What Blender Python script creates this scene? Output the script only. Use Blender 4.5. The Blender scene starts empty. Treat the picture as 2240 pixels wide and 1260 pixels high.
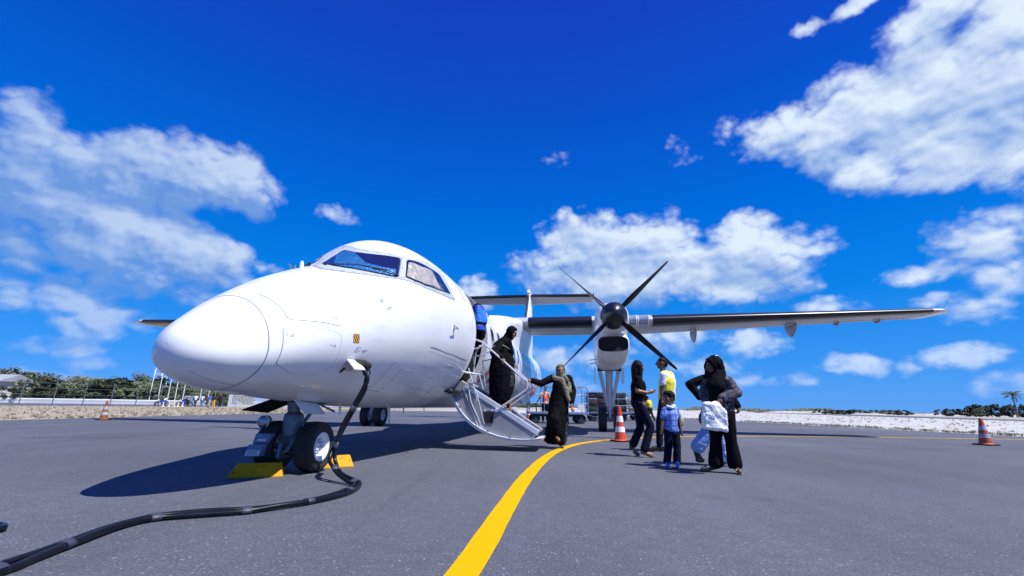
import bpy, bmesh, math, random
import numpy as np
from mathutils import Vector, Matrix
PI = math.pi
scene = bpy.context.scene
# ------------------------------------------------------------------ camera
CH, CP, CR = 0.7237, 0.2538, 0.0161            # height, pitch up, roll
cd = bpy.data.cameras.new("camera"); cam = bpy.data.objects.new("camera", cd)
scene.collection.objects.link(cam); scene.camera = cam
cd.lens = 16.0; cd.sensor_width = 36.0; cd.clip_start = 0.05; cd.clip_end = 9000
_X = Vector((1, 0, 0)); _U = Vector((0, -math.sin(CP), math.cos(CP))); _F = Vector((0, math.cos(CP), math.sin(CP)))
_R = _X*math.cos(CR) + _U*math.sin(CR); _V = -_X*math.sin(CR) + _U*math.cos(CR)
m3 = Matrix((_R, _V, -_F)).transposed()
cam.matrix_world = Matrix.Translation((0, 0, CH)) @ m3.to_4x4()
# ------------------------------------------------------------------ light
SUN_EL = math.radians(59.0)
sdir = Vector((-0.870*math.cos(SUN_EL), 0.493*math.cos(SUN_EL), -math.sin(SUN_EL)))   # travel direction of the light
sl = bpy.data.lights.new("sun", 'SUN'); sl.energy = 5.0; sl.angle = math.radians(0.5); sl.color = (1.0, 0.965, 0.90)
so = bpy.data.objects.new("sun", sl); scene.collection.objects.link(so)
so.rotation_euler = sdir.to_track_quat('-Z', 'Y').to_euler()
scene.view_settings.view_transform = 'Standard'; scene.view_settings.look = 'None'
scene.view_settings.exposure = 0.5; scene.view_settings.gamma = 1.0
# ------------------------------------------------------------------ sky
CLOUDS = [(-50.4, 21.7, 2.5, 3.2, 1.01), (-49.4, 18.0, 4.3, 3.3, 1.12), (-44.5, 20.0, 6.7, 3.2, 1.12), (-37.5, 22.7, 6.5, 3.3, 1.12), (-33.6, 23.0, 3.6, 2.8, 1.01), (-47.2, 15.9, 5.6, 2.7, 1.01), (-41.3, 15.8, 6.4, 3.2, 1.23), (-36.1, 14.7, 4.1, 2.8, 1.23), (-44.0, 13.8, 4.7, 2.5, 1.12), (-48.3, 12.7, 2.5, 2.3, 0.78), (-33.7, 12.7, 3.0, 1.4, 0.78), (-40.6, 12.3, 5.2, 2.2, 0.9), (-44.5, 9.4, 3.1, 1.8, 0.8), (-41.8, 7.7, 2.7, 1.7, 0.63), (-48.4, 8.3, 1.5, 1.3, 0.72), (-44.3, 4.3, 2.7, 0.7, 0.63), (-29.0, 14.4, 2.3, 0.7, 0.5), (-22.5, 21.8, 2.4, 0.9, 0.48), (-35.4, 10.9, 3.3, 1.4, 0.6), (-42.9, 6.3, 2.2, 1.2, 0.54), (-4.7, 13.8, 2.5, 1.9, 0.9), (5.9, 16.3, 5.3, 2.3, 0.8), (10.2, 19.3, 5.8, 3.9, 1.1), (16.5, 18.7, 6.5, 3.6, 1.1), (21.7, 16.0, 5.5, 3.2, 1.1), (28.8, 16.8, 5.3, 3.3, 1.1), (29.1, 19.3, 2.3, 2.5, 0.9), (33.3, 16.2, 3.3, 1.9, 0.72), (13.5, 14.9, 8.6, 2.8, 1), (26.5, 13.5, 6.3, 2.1, 0.9), (3.0, 17.4, 3.6, 1.7, 0.6), (34.2, 29.1, 4.7, 2.2, 1), (38.4, 27.8, 4.2, 3.4, 1.1), (41.3, 30.0, 3.9, 3.2, 1.1), (45.0, 27.7, 4.6, 4.6, 1.2), (49.4, 26.3, 3.9, 4.7, 1.2), (40.9, 23.5, 3.1, 2.3, 1), (46.4, 22.5, 4.5, 2.4, 1), (50.6, 21.8, 2.0, 3.3, 1), (51.9, 30.6, 3.0, 3.0, 1.1), (47.5, 34.0, 3.6, 2.1, 0.9), (53.1, 32.9, 2.9, 1.9, 1), (42.6, 38.2, 2.2, 0.7, 0.8), (38.1, 38.2, 1.3, 0.7, 0.7), (46.0, 32.3, 2.8, 1.5, 0.8), (29.4, 30.3, 2.9, 1.4, 0.4), (48.4, 14.9, 4.0, 2.1, 0.59), (44.4, 12.9, 3.2, 0.9, 0.54), (48.6, 11.6, 2.0, 1.3, 0.54), (50.1, 16.4, 1.5, 1.1, 0.63), (46.3, 8.4, 2.9, 1.1, 0.64), (43.9, 10.0, 1.8, 0.7, 0.48), (28.2, 7.1, 3.1, 1.5, 0.64), (18.0, 7.9, 4.1, 1.6, 0.56), (6.4, 5.5, 4.5, 1.7, 0.6), (10.9, 5.5, 2.7, 1.4, 0.48), (23.8, 4.8, 4.2, 1.1, 0.48), (35.7, 10.6, 2.3, 0.7, 0.48), (37.2, 4.4, 2.5, 0.9, 0.52), (45.1, 4.7, 2.2, 1.0, 0.56), (47.5, 3.1, 1.8, 0.7, 0.52), (40.8, 4.1, 1, 0.7, 0.48), (22.5, 29.5, 1.6, 1.2, 0.3), (5.8, 30.3, 1.6, 0.7, 0.22), (3.6, 22.7, 1.4, 0.7, 0.2), (29.5, 3.2, 3.3, 0.7, 0.4), (6.9, 2.2, 3.3, 1.1, 0.4), (21.2, 9.1, 3.0, 1.1, 0.48), (-45.0, 1.6, 3.6, 0.7, 0.36), (-42.3, 3.2, 1.9, 0.7, 0.36), (46.1, 2.1, 2.1, 0.7, 0.32), (-54.4, 16.1, 3.4, 5.0, 1.12), (56.2, 24.1, 2.9, 5.0, 1.1), (-51.9, 8.0, 2.8, 2.1, 0.72), (53.7, 12.0, 2.4, 2.1, 0.5), (47.0, 29.8, 4.2, 4.2, 1.1), (50.2, 35.0, 3.4, 2.6, 1.0), (53.5, 28.0, 3, 4, 1.1)]
def build_world():
    w = bpy.data.worlds.new("World"); scene.world = w; w.use_nodes = True
    nt = w.node_tree; nt.nodes.clear(); N = nt.nodes.new; L = nt.links.new
    def val(x):
        return x
    def math_(op, a, b=None, c=None, clamp=False):
        n = N('ShaderNodeMath'); n.operation = op; n.use_clamp = clamp
        for i, v in enumerate((a, b, c)):
            if v is None: continue
            if isinstance(v, (int, float)): n.inputs[i].default_value = v
            else: L(v, n.inputs[i])
        return n.outputs[0]
    def vec_(op, a, b=None, c=None):
        n = N('ShaderNodeVectorMath'); n.operation = op
        for i, v in enumerate((a, b, c)):
            if v is None: continue
            if isinstance(v, tuple): n.inputs[i].default_value = v
            else: L(v, n.inputs[i])
        return n.outputs['Value'] if op in ('LENGTH', 'DOT_PRODUCT') else n.outputs[0]
    tc = N('ShaderNodeTexCoord').outputs['Generated']
    sky = N('ShaderNodeTexSky'); sky.sky_type = 'NISHITA'; sky.sun_disc = False
    sky.sun_elevation = SUN_EL; sky.sun_rotation = math.atan2(0.870, -0.493)
    sky.air_density = 1.0; sky.dust_density = 0.15; sky.ozone_density = 3.0
    sp = N('ShaderNodeSeparateXYZ'); L(tc, sp.inputs[0])
    deg = 180/PI
    az = math_('MULTIPLY', math_('ARCTAN2', sp.outputs[0], sp.outputs[1]), deg)
    el = math_('MULTIPLY', math_('ARCSINE', sp.outputs[2]), deg)
    # grade of the clear sky: saturated tropical blue, lighter towards the horizon
    g = N('ShaderNodeValToRGB'); L(math_('DIVIDE', el, 50.0, clamp=True), g.inputs[0])
    cr = g.color_ramp; cr.elements[0].position = 0.0; cr.elements[0].color = SKY[0]
    cr.elements[1].position = 1.0; cr.elements[1].color = SKY[-1]
    for p, c in zip((0.1, 0.25, 0.45, 0.7), SKY[1:-1]):
        e = cr.elements.new(p); e.color = c
    hs = N('ShaderNodeHueSaturation'); hs.inputs['Saturation'].default_value = 0.0; L(sky.outputs[0], hs.inputs['Color'])
    lum = N('ShaderNodeRGBToBW'); L(sky.outputs[0], lum.inputs[0])
    lumn = math_('POWER', math_('MULTIPLY', lum.outputs[0], SKYK), 0.25)
    mul = N('ShaderNodeVectorMath'); mul.operation = 'SCALE'; L(g.outputs[0], mul.inputs[0]); L(lumn, mul.inputs['Scale'])
    clear = mul.outputs[0]
    # clouds
    ae = N('ShaderNodeCombineXYZ'); L(az, ae.inputs[0]); L(el, ae.inputs[1])
    AE = ae.outputs[0]
    def noise(vec, scale, detail, rough, dist=0.0, out=0):
        n = N('ShaderNodeTexNoise'); n.inputs['Scale'].default_value = scale; n.inputs['Detail'].default_value = detail
        n.inputs['Roughness'].default_value = rough; n.inputs['Distortion'].default_value = dist; L(vec, n.inputs['Vector'])
        return n.outputs[out]
    wv = vec_('SUBTRACT', noise(AE, 0.30, 4, 0.55, 0, 1), (0.5, 0.5, 0.5))
    P = vec_('MULTIPLY_ADD', wv, (2.2, 1.9, 0.0), AE); P2 = vec_('MULTIPLY_ADD', wv, (2.2, 1.9, 0.0), vec_('ADD', AE, (0.6, 1.7, 0)))
    cur = None
    for (a, e, ra, re, wgt) in CLOUDS:
        q = vec_('MULTIPLY_ADD', P, (1/ra, 1/re, 0), (-a/ra, -e/re, 0))
        v = math_('MULTIPLY_ADD', vec_('DOT_PRODUCT', q, q), -0.55*wgt, wgt)
        cur = v if cur is None else math_('SMOOTH_MAX', cur, v, 0.25)
    cur2 = None
    for (a, e, ra, re, wgt) in CLOUDS:
        if ra*re < 6: continue
        q = vec_('MULTIPLY_ADD', P2, (1/ra, 1/re, 0), (-a/ra, -e/re, 0))
        v = math_('MULTIPLY_ADD', vec_('DOT_PRODUCT', q, q), -0.55*wgt, wgt)
        cur2 = v if cur2 is None else math_('SMOOTH_MAX', cur2, v, 0.25)
    toplit = math_('SUBTRACT', cur, math_('MAXIMUM', cur2, -0.6))
    # scattered clouds elsewhere round the horizon
    far = math_('SUBTRACT', math_('MULTIPLY', noise(vec_('MULTIPLY', AE, (1.0, 2.0, 1)), 0.06, 3, 0.5), 4.0), 2.5)
    back = math_('MULTIPLY', math_('GREATER_THAN', math_('ABSOLUTE', az), 62.0), 1.0)
    cur = math_('MAXIMUM', cur, math_('MULTIPLY_ADD', back, 10.0, -10.0))
    cur = math_('MAXIMUM', cur, math_('ADD', far, math_('MULTIPLY_ADD', back, 10.0, -10.0)))
    def fbm(off, det, sc=0.22, rough=0.55, dist=0.1):
        v = vec_('MULTIPLY_ADD', AE, (1.0, 1.35, 0), off)
        return noise(v, sc, det, rough, dist)
    def billow(off, sc, det):
        return math_('ABSOLUTE', math_('SUBTRACT', fbm(off, det, sc, 0.45, 0.0), 0.5))
    def field(off, det):
        b = math_('ADD', math_('MULTIPLY', billow(off, 0.20, 2), 1.9), math_('MULTIPLY', billow((off[0]+31, off[1]+17, 0), 0.55, 2), 0.8))
        return math_('ADD', math_('SUBTRACT', b, 0.20), math_('MULTIPLY', math_('SUBTRACT', fbm((off[0]+5, off[1], 0), det), 0.5), 1.35))
    n0 = field((0, 0, 0), 8); n1 = field((0.35, 0.75, 0), 5)
    low = N('ShaderNodeMapRange'); L(el, low.inputs[0]); low.inputs[1].default_value = 3; low.inputs[2].default_value = 16; low.inputs[3].default_value = 0.07; low.inputs[4].default_value = 0.0
    dens = math_('ADD', math_('ADD', math_('MULTIPLY', math_('MAXIMUM', cur, -0.6), 0.86), n0), low.outputs[0])
    al = N('ShaderNodeMapRange'); al.interpolation_type = 'SMOOTHSTEP'; L(dens, al.inputs[0])
    al.inputs[1].default_value = 0.00; al.inputs[2].default_value = 0.74
    al2 = N('ShaderNodeMapRange'); L(az, al2.inputs[0]); al2.inputs[1].default_value = -48; al2.inputs[2].default_value = -20; al2.inputs[3].default_value = 0.82; al2.inputs[4].default_value = 0.95
    alpha = math_('MULTIPLY', al.outputs[0], al2.outputs[0])
    fade = N('ShaderNodeMapRange'); L(el, fade.inputs[0]); fade.inputs[1].default_value = 1; fade.inputs[2].default_value = 14; fade.inputs[3].default_value = 0.55; fade.inputs[4].default_value = 1.0
    alpha = math_('MULTIPLY', alpha, fade.outputs[0])
    # relief: side towards the sun brighter, thick parts greyer-blue
    lv = vec_('MULTIPLY_ADD', AE, (1.0, 1.5, 0), (3.0, 7.0, 0)); lv2 = vec_('MULTIPLY_ADD', AE, (1.0, 1.5, 0), (4.6, 9.6, 0))
    big = math_('MULTIPLY', math_('SUBTRACT', noise(lv, 0.16, 4, 0.5, 0.4), noise(lv2, 0.16, 4, 0.5, 0.4)), 2.2)
    tl = N('ShaderNodeMapRange'); L(toplit, tl.inputs[0]); tl.inputs[1].default_value = -0.5; tl.inputs[2].default_value = 0.6; tl.inputs[3].default_value = -0.42; tl.inputs[4].default_value = 0.42
    rel = math_('ADD', math_('MULTIPLY_ADD', math_('SUBTRACT', n0, n1), 0.55, math_('MULTIPLY', big, 0.7)), tl.outputs[0])
    thick = N('ShaderNodeMapRange'); L(dens, thick.inputs[0]); thick.inputs[1].default_value = 0.5; thick.inputs[2].default_value = 1.6
    lit = math_('ADD', math_('ADD', rel, 0.54), math_('MULTIPLY', thick.outputs[0], 0.10), clamp=True)
    side = N('ShaderNodeMapRange'); L(az, side.inputs[0]); side.inputs[1].default_value = -50; side.inputs[2].default_value = 30
    side.inputs[3].default_value = -0.40; side.inputs[4].default_value = 0.04
    lit = math_('ADD', lit, side.outputs[0], clamp=True)
    cc = N('ShaderNodeMix'); cc.data_type = 'RGBA'; L(lit, cc.inputs['Factor'])
    cc.inputs['A'].default_value = CLOUD_DARK; cc.inputs['B'].default_value = CLOUD_LIT
    mx = N('ShaderNodeMix'); mx.data_type = 'RGBA'; L(alpha, mx.inputs['Factor']); L(clear, mx.inputs['A']); L(cc.outputs['Result'], mx.inputs['B'])
    bg = N('ShaderNodeBackground'); bg.inputs[1].default_value = 0.1; L(mx.outputs['Result'], bg.inputs[0])
    out = N('ShaderNodeOutputWorld'); L(bg.outputs[0], out.inputs[0])
    w.cycles.sampling_method = 'MANUAL'; w.cycles.sample_map_resolution = 512
SKYK = 0.12
SKY = [(0.9, 2.8, 6.8, 1), (0.35, 2.45, 7.2, 1), (0.03, 2.05, 7.4, 1), (0.0, 1.5, 7.2, 1), (0.03, 0.88, 6.3, 1), (0.10, 0.46, 5.6, 1)]
CLOUD_DARK = (1.3, 2.5, 5.3, 1); CLOUD_LIT = (5.6, 6.4, 7.3, 1)
build_world()
# ------------------------------------------------------------------ helpers
def mat(name, col, rough=0.6, metal=0.0, var=0.0, vscale=4.0, bump=0.0, bscale=40.0, coat=0.0, spec=0.5, emit=None, alpha=1.0, trans=0.0, col2=None, detail=4.0, dist=0.02):
    m = bpy.data.materials.new(name); m.use_nodes = True; nt = m.node_tree; N = nt.nodes.new; L = nt.links.new
    b = nt.nodes['Principled BSDF']; b.inputs['Base Color'].default_value = (*col, 1); b.inputs['Roughness'].default_value = rough
    b.inputs['Metallic'].default_value = metal; b.inputs['Coat Weight'].default_value = coat; b.inputs['Specular IOR Level'].default_value = spec
    b.inputs['Transmission Weight'].default_value = trans; b.inputs['Alpha'].default_value = alpha
    if emit: b.inputs['Emission Color'].default_value = (*emit, 1); b.inputs['Emission Strength'].default_value = 1
    tc = N('ShaderNodeTexCoord')
    if var or col2:
        n = N('ShaderNodeTexNoise'); n.inputs['Scale'].default_value = vscale; n.inputs['Detail'].default_value = detail; L(tc.outputs['Object'], n.inputs['Vector'])
        mr = N('ShaderNodeMapRange'); mr.inputs[1].default_value = 0.3; mr.inputs[2].default_value = 0.7; L(n.outputs[0], mr.inputs[0])
        mx = N('ShaderNodeMix'); mx.data_type = 'RGBA'; L(mr.outputs[0], mx.inputs['Factor'])
        c2 = col2 if col2 else tuple(min(1, c*(1+var)) for c in col)
        c1 = col if col2 else tuple(c*(1-var) for c in col)
        mx.inputs['A'].default_value = (*c1, 1); mx.inputs['B'].default_value = (*c2, 1); L(mx.outputs['Result'], b.inputs['Base Color'])
    if bump:
        n = N('ShaderNodeTexNoise'); n.inputs['Scale'].default_value = bscale; n.inputs['Detail'].default_value = 5; L(tc.outputs['Object'], n.inputs['Vector'])
        bp = N('ShaderNodeBump'); bp.inputs['Strength'].default_value = bump; bp.inputs['Distance'].default_value = dist
        L(n.outputs[0], bp.inputs['Height']); L(bp.outputs[0], b.inputs['Normal'])
    return m
COL = scene.collection
class MB:
    """collects faces; build() links them as one mesh object"""
    def __init__(s): s.v = []; s.f = []; s.m = []
    def add(s, vs, fs, mi=0):
        o = len(s.v); s.v += [tuple(map(float, v)) for v in vs]; s.f += [tuple(i+o for i in f) for f in fs]; s.m += [mi]*len(fs); return s
    def box(s, c, d, rz=0, mi=0, M=None):
        hx, hy, hz = d[0]/2, d[1]/2, d[2]/2
        P = [Vector((x, y, z)) for z in (-hz, hz) for y in (-hy, hy) for x in (-hx, hx)]
        R = Matrix.Rotation(rz, 3, 'Z') if M is None else M
        P = [R @ p + Vector(c) for p in P]
        return s.add(P, [(0, 2, 3, 1), (4, 5, 7, 6), (0, 1, 5, 4), (2, 6, 7, 3), (0, 4, 6, 2), (1, 3, 7, 5)], mi)
    def rings(s, rs, cap0=True, cap1=True, closed=True, mi=0):
        n = len(rs[0]); vs = [p for r in rs for p in r]; fs = []
        for i in range(len(rs)-1):
            for j in range(n if closed else n-1):
                k = (j+1) % n; fs.append((i*n+j, i*n+k, (i+1)*n+k, (i+1)*n+j))
        if cap0: fs.append(tuple(reversed(range(n))))
        if cap1: fs.append(tuple(range((len(rs)-1)*n, len(rs)*n)))
        return s.add(vs, fs, mi)
    def tube(s, pts, r, n=8, mi=0, cap=True):
        pts = [Vector(p) for p in pts]; rr = r if hasattr(r, '__len__') else [r]*len(pts); rs = []
        up = Vector((0, 0, 1)); prev = None
        for i, p in enumerate(pts):
            t = (pts[min(i+1, len(pts)-1)]-pts[max(i-1, 0)])
            t = t.normalized() if t.length > 1e-9 else Vector((0, 0, 1))
            if prev is None:
                a = t.cross(up)
                if a.length < 1e-3: a = t.cross(Vector((1, 0, 0)))
            else: a = prev - t*prev.dot(t)
            a.normalize(); prev = a; b = t.cross(a)
            rs.append([p+(a*math.cos(2*PI*k/n)+b*math.sin(2*PI*k/n))*rr[i] for k in range(n)])
        return s.rings(rs, cap, cap, mi=mi)
    def lathe(s, prof, c=(0, 0, 0), axis='z', n=24, mi=0, cap=True):
        """prof: (radius, height along axis)"""
        rs = []
        for r, h in prof:
            ring = []
            for k in range(n):
                a = 2*PI*k/n; x, y = r*math.cos(a), r*math.sin(a)
                p = {'z': (x, y, h), 'x': (h, x, y), 'y': (y, h, x)}[axis]
                ring.append((p[0]+c[0], p[1]+c[1], p[2]+c[2]))
            rs.append(ring)
        return s.rings(rs, cap, cap, mi=mi)
    def prism(s, poly, h0, h1, axis='z', mi=0):
        """poly in the two other axes; axis x: poly=(y,z); y: (x,z); z: (x,y)"""
        f = {'z': lambda a, b, h: (a, b, h), 'x': lambda a, b, h: (h, a, b), 'y': lambda a, b, h: (a, h, b)}[axis]
        return s.rings([[f(a, b, h0) for a, b in poly], [f(a, b, h1) for a, b in poly]], mi=mi)
    def mesh(s, name='m'):
        me = bpy.data.meshes.new(name); me.from_pydata(s.v, [], s.f); me.update(); return me
    def build(s, name, mats, parent=None, smooth=True, angle=35, bevel=0, loc=None, rotz=None, recalc=True):
        me = s.mesh(name)
        if recalc:
            bm = bmesh.new(); bm.from_mesh(me); bmesh.ops.recalc_face_normals(bm, faces=bm.faces)
            if bevel: bmesh.ops.bevel(bm, geom=[e for e in bm.edges if e.is_manifold and e.calc_face_angle(0) > 0.6], offset=bevel, segments=2, affect='EDGES', profile=0.6)
            bm.to_mesh(me); bm.free()
        ms = mats if isinstance(mats, (list, tuple)) else [mats]
        for m in ms: me.materials.append(m)
        if len(ms) > 1 and not bevel: me.polygons.foreach_set('material_index', s.m)
        if smooth:
            me.polygons.foreach_set('use_smooth', [True]*len(me.polygons))
            try: me.set_sharp_from_angle(angle=math.radians(angle))
            except Exception: pass
        o = bpy.data.objects.new(name, me); COL.objects.link(o)
        if parent: o.parent = parent
        if loc: o.location = loc
        if rotz is not None: o.rotation_euler.z = rotz
        return o
def tag(o, label=None, cat=None, group=None, kind=None):
    if label: o['label'] = label
    if cat: o['category'] = cat
    if group: o['group'] = group
    if kind: o['kind'] = kind
    return o
def empty(name, loc=(0, 0, 0), rz=0, label=None, cat=None, group=None):
    o = bpy.data.objects.new(name, None); COL.objects.link(o); o.location = loc; o.rotation_euler.z = rz
    o.empty_display_size = 0.2
    return tag(o, label, cat, group)
def copy_tree(o, parent=None):
    c = o.copy(); COL.objects.link(c); c.parent = parent
    for ch in list(o.children): copy_tree(ch, c)
    return c
def dup(o, loc, rz=0, label=None):
    c = copy_tree(o); c.location = loc; c.rotation_euler.z = rz
    if label: c['label'] = label
    return c
def finish_mesh(me, mats, matfn=None, smooth=True):
    for m in mats: me.materials.append(m)
    if matfn:
        me.polygons.foreach_set('material_index', [matfn(p.center) for p in me.polygons])
    if smooth: me.polygons.foreach_set('use_smooth', [True]*len(me.polygons))
def pchip(x, y):
    x = np.array(x, float); y = np.array(y, float); h = np.diff(x); d = np.diff(y)/h; m = np.zeros_like(y)
    for i in range(1, len(x)-1):
        if d[i-1]*d[i] > 0:
            w1 = 2*h[i]+h[i-1]; w2 = h[i]+2*h[i-1]; m[i] = (w1+w2)/(w1/d[i-1]+w2/d[i])
    m[0] = d[0]; m[-1] = d[-1]
    def f(q):
        q = np.clip(q, x[0], x[-1]); i = np.clip(np.searchsorted(x, q)-1, 0, len(x)-2); t = (q-x[i])/h[i]
        return (2*t**3-3*t*t+1)*y[i]+(t**3-2*t*t+t)*h[i]*m[i]+(3*t*t-2*t**3)*y[i+1]+(t**3-t*t)*h[i]*m[i+1]
    return f
random.seed(7)
# ------------------------------------------------------------------ ground materials
def node_mat(name):
    m = bpy.data.materials.new(name); m.use_nodes = True; nt = m.node_tree
    return m, nt, nt.nodes.new, nt.links.new, nt.nodes['Principled BSDF']
def asphalt_mat(name='asphalt', base=(0.086, 0.092, 0.116)):
    m, nt, N, L, b = node_mat(name)
    tc = N('ShaderNodeTexCoord').outputs['Object']
    def noise(scale, detail=4, rough=0.5, vec=None):
        n = N('ShaderNodeTexNoise'); n.inputs['Scale'].default_value = scale; n.inputs['Detail'].default_value = detail; n.inputs['Roughness'].default_value = rough
        L(vec or tc, n.inputs['Vector']); return n.outputs[0]
    def mr(v, a, b_, c, d):
        n = N('ShaderNodeMapRange'); L(v, n.inputs[0])
        for i, q in enumerate((a, b_, c, d)): n.inputs[i+1].default_value = q
        return n.outputs[0]
    def mul(a, b_):
        n = N('ShaderNodeMath'); n.operation = 'MULTIPLY'; L(a, n.inputs[0]); L(b_, n.inputs[1]); return n.outputs[0]
    big = mr(noise(0.22, 5, 0.55), 0.3, 0.7, 0.80, 1.18)
    mp = N('ShaderNodeMapping'); mp.inputs['Scale'].default_value = (0.9, 0.07, 1); mp.inputs['Rotation'].default_value = (0, 0, 1.25); L(tc, mp.inputs[0])
    streak = mr(noise(1.0, 4, 0.6, mp.outputs[0]), 0.35, 0.65, 0.9, 1.08)
    fine = mr(noise(75, 3, 0.75), 0.3, 0.7, 0.45, 1.55)
    mid = mr(noise(9, 4, 0.7), 0.3, 0.7, 0.88, 1.12)
    f = mul(mul(big, streak), mul(fine, mid))
    st = mr(noise(0.75, 6, 0.62), 0.60, 0.70, 1.0, 0.80)      # old oil stains
    mp2 = N('ShaderNodeMapping'); mp2.inputs['Scale'].default_value = (2.6, 0.10, 1); mp2.inputs['Rotation'].default_value = (0, 0, 0.16); L(tc, mp2.inputs[0])
    ty = mr(noise(1.0, 3, 0.5, mp2.outputs[0]), 0.62, 0.72, 1.0, 0.86)   # rubber marks along the taxi direction
    f = mul(f, mul(st, ty))
    sc = N('ShaderNodeVectorMath'); sc.operation = 'SCALE'; sc.inputs[0].default_value = base; L(f, sc.inputs['Scale'])
    # pale aggregate chips
    vo = N('ShaderNodeTexVoronoi'); vo.inputs['Scale'].default_value = 62; vo.inputs['Randomness'].default_value = 1.0; L(tc, vo.inputs['Vector'])
    sep = N('ShaderNodeSeparateColor'); L(vo.outputs['Color'], sep.inputs[0])
    g1 = N('ShaderNodeMath'); g1.operation = 'GREATER_THAN'; g1.inputs[1].default_value = 0.90; L(sep.outputs[0], g1.inputs[0])
    g2 = N('ShaderNodeMath'); g2.operation = 'LESS_THAN'; g2.inputs[1].default_value = 0.36; L(vo.outputs['Distance'], g2.inputs[0])
    chip = mul(g1.outputs[0], g2.outputs[0])
    chipk = mul(chip, mr(sep.outputs[1], 0.0, 1.0, 0.2, 1.0))
    mx = N('ShaderNodeMix'); mx.data_type = 'RGBA'; L(chipk, mx.inputs['Factor']); L(sc.outputs[0], mx.inputs['A']); mx.inputs['B'].default_value = (0.24, 0.245, 0.27, 1)
    L(mx.outputs['Result'], b.inputs['Base Color'])
    b.inputs['Roughness'].default_value = 0.78; b.inputs['Specular IOR Level'].default_value = 0.35
    bp = N('ShaderNodeBump'); bp.inputs['Strength'].default_value = 0.55; bp.inputs['Distance'].default_value = 0.006
    L(noise(110, 3, 0.7), bp.inputs['Height']); L(bp.outputs[0], b.inputs['Normal'])
    return m
def soil_mat(name, cols, scale=1.2, bump=0.5, fine=14, rough=0.95):
    m, nt, N, L, b = node_mat(name)
    tc = N('ShaderNodeTexCoord').outputs['Object']
    n1 = N('ShaderNodeTexNoise'); n1.inputs['Scale'].default_value = scale; n1.inputs['Detail'].default_value = 8; n1.inputs['Roughness'].default_value = 0.7; L(tc, n1.inputs['Vector'])
    r = N('ShaderNodeValToRGB'); L(n1.outputs[0], r.inputs[0]); cr = r.color_ramp
    k = len(cols); cr.elements[0].position = 0.33; cr.elements[0].color = (*cols[0], 1); cr.elements[1].position = 0.67; cr.elements[1].color = (*cols[-1], 1)
    for i in range(1, k-1): e = cr.elements.new(0.33+0.34*i/(k-1)); e.color = (*cols[i], 1)
    n2 = N('ShaderNodeTexNoise'); n2.inputs['Scale'].default_value = fine; n2.inputs['Detail'].default_value = 4; L(tc, n2.inputs['Vector'])
    mr = N('ShaderNodeMapRange'); L(n2.outputs[0], mr.inputs[0]); mr.inputs[1].default_value = .3; mr.inputs[2].default_value = .7; mr.inputs[3].default_value = 0.55; mr.inputs[4].default_value = 1.25
    sc = N('ShaderNodeVectorMath'); sc.operation = 'SCALE'; L(r.outputs[0], sc.inputs[0]); L(mr.outputs[0], sc.inputs['Scale']); L(sc.outputs[0], b.inputs['Base Color'])
    b.inputs['Roughness'].default_value = rough
    bp = N('ShaderNodeBump'); bp.inputs['Strength'].default_value = bump; bp.inputs['Distance'].default_value = 0.05; L(n2.outputs[0], bp.inputs['Height']); L(bp.outputs[0], b.inputs['Normal'])
    return m
ASPH = asphalt_mat()
ASPH2 = asphalt_mat('runway_asphalt', (0.085, 0.09, 0.12))
SAND = soil_mat('white_coral_sand', [(0.20, 0.18, 0.15), (0.38, 0.37, 0.35), (0.50, 0.50, 0.50), (0.56, 0.56, 0.57)], 0.9, 0.9, 5)
SANDY = soil_mat('sandy_ground', [(0.22, 0.20, 0.17), (0.34, 0.32, 0.28), (0.44, 0.44, 0.42)], 0.15, 0.5, 3)
DRY = soil_mat('dry_grass_verge', [(0.20, 0.165, 0.115), (0.29, 0.245, 0.18), (0.36, 0.31, 0.23), (0.52, 0.49, 0.42)], 1.1, 0.9, 9)
# ------------------------------------------------------------------ ground sheets
def sheet(name, poly, z, m, kind='structure'):
    mb = MB(); mb.add([(x, y, z) for x, y in poly], [tuple(range(len(poly)))])
    o = mb.build(name, m, smooth=False, recalc=False); tag(o, kind=kind); return o
ground = sheet('ground', [(-2500, -60), (2500, -60), (2500, 3500), (-2500, 3500)], -0.012, SANDY)
def wob(x0, y0, x1, y1, n, amp, sd):
    r = random.Random(sd); out = []
    for i in range(n+1):
        t = i/n; out.append((x0+(x1-x0)*t+r.uniform(-amp, amp), y0+(y1-y0)*t+r.uniform(-amp, amp)))
    return out
apron_edge_r = [(19, -30)] + wob(18.4, 8, 14.8, 31, 60, 0.09, 1) + wob(14.8, 31, 4, 47, 30, 0.15, 2)
apron_edge_l = wob(-6, 58, -15.0, 52, 16, 0.2, 3) + wob(-15.4, 50, -17.2, 12, 90, 0.12, 4) + [(-18, -30)]
apron = sheet('apron', apron_edge_r + apron_edge_l, 0.0, ASPH)
verge = sheet('verge', [(-14, -30), (-14, 76), (-35.5, 79), (-41.3, 66.5), (-51.5, 44.3), (-85, -30)], -0.008, DRY)
sand = sheet('sand_strip', [(14, -30), (56, -30), (56, 60), (60, 130), (30, 160), (-10, 60), (3, 44)], -0.006, SAND)
road = sheet('service_road', [(-53, 43), (-42.5, 66), (-37, 80), (-20, 84), (-20, 97), (-34, 92.5), (-130, 48.5), (-130, -30), (-87, -30)], -0.004, ASPH2)
runway = sheet('runway', [(55, -30), (68, -30), (72, 70), (100, 150), (60, 400), (-30, 420), (-20, 380), (45, 260), (72, 150), (57, 60)], -0.003, ASPH2)
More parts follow.
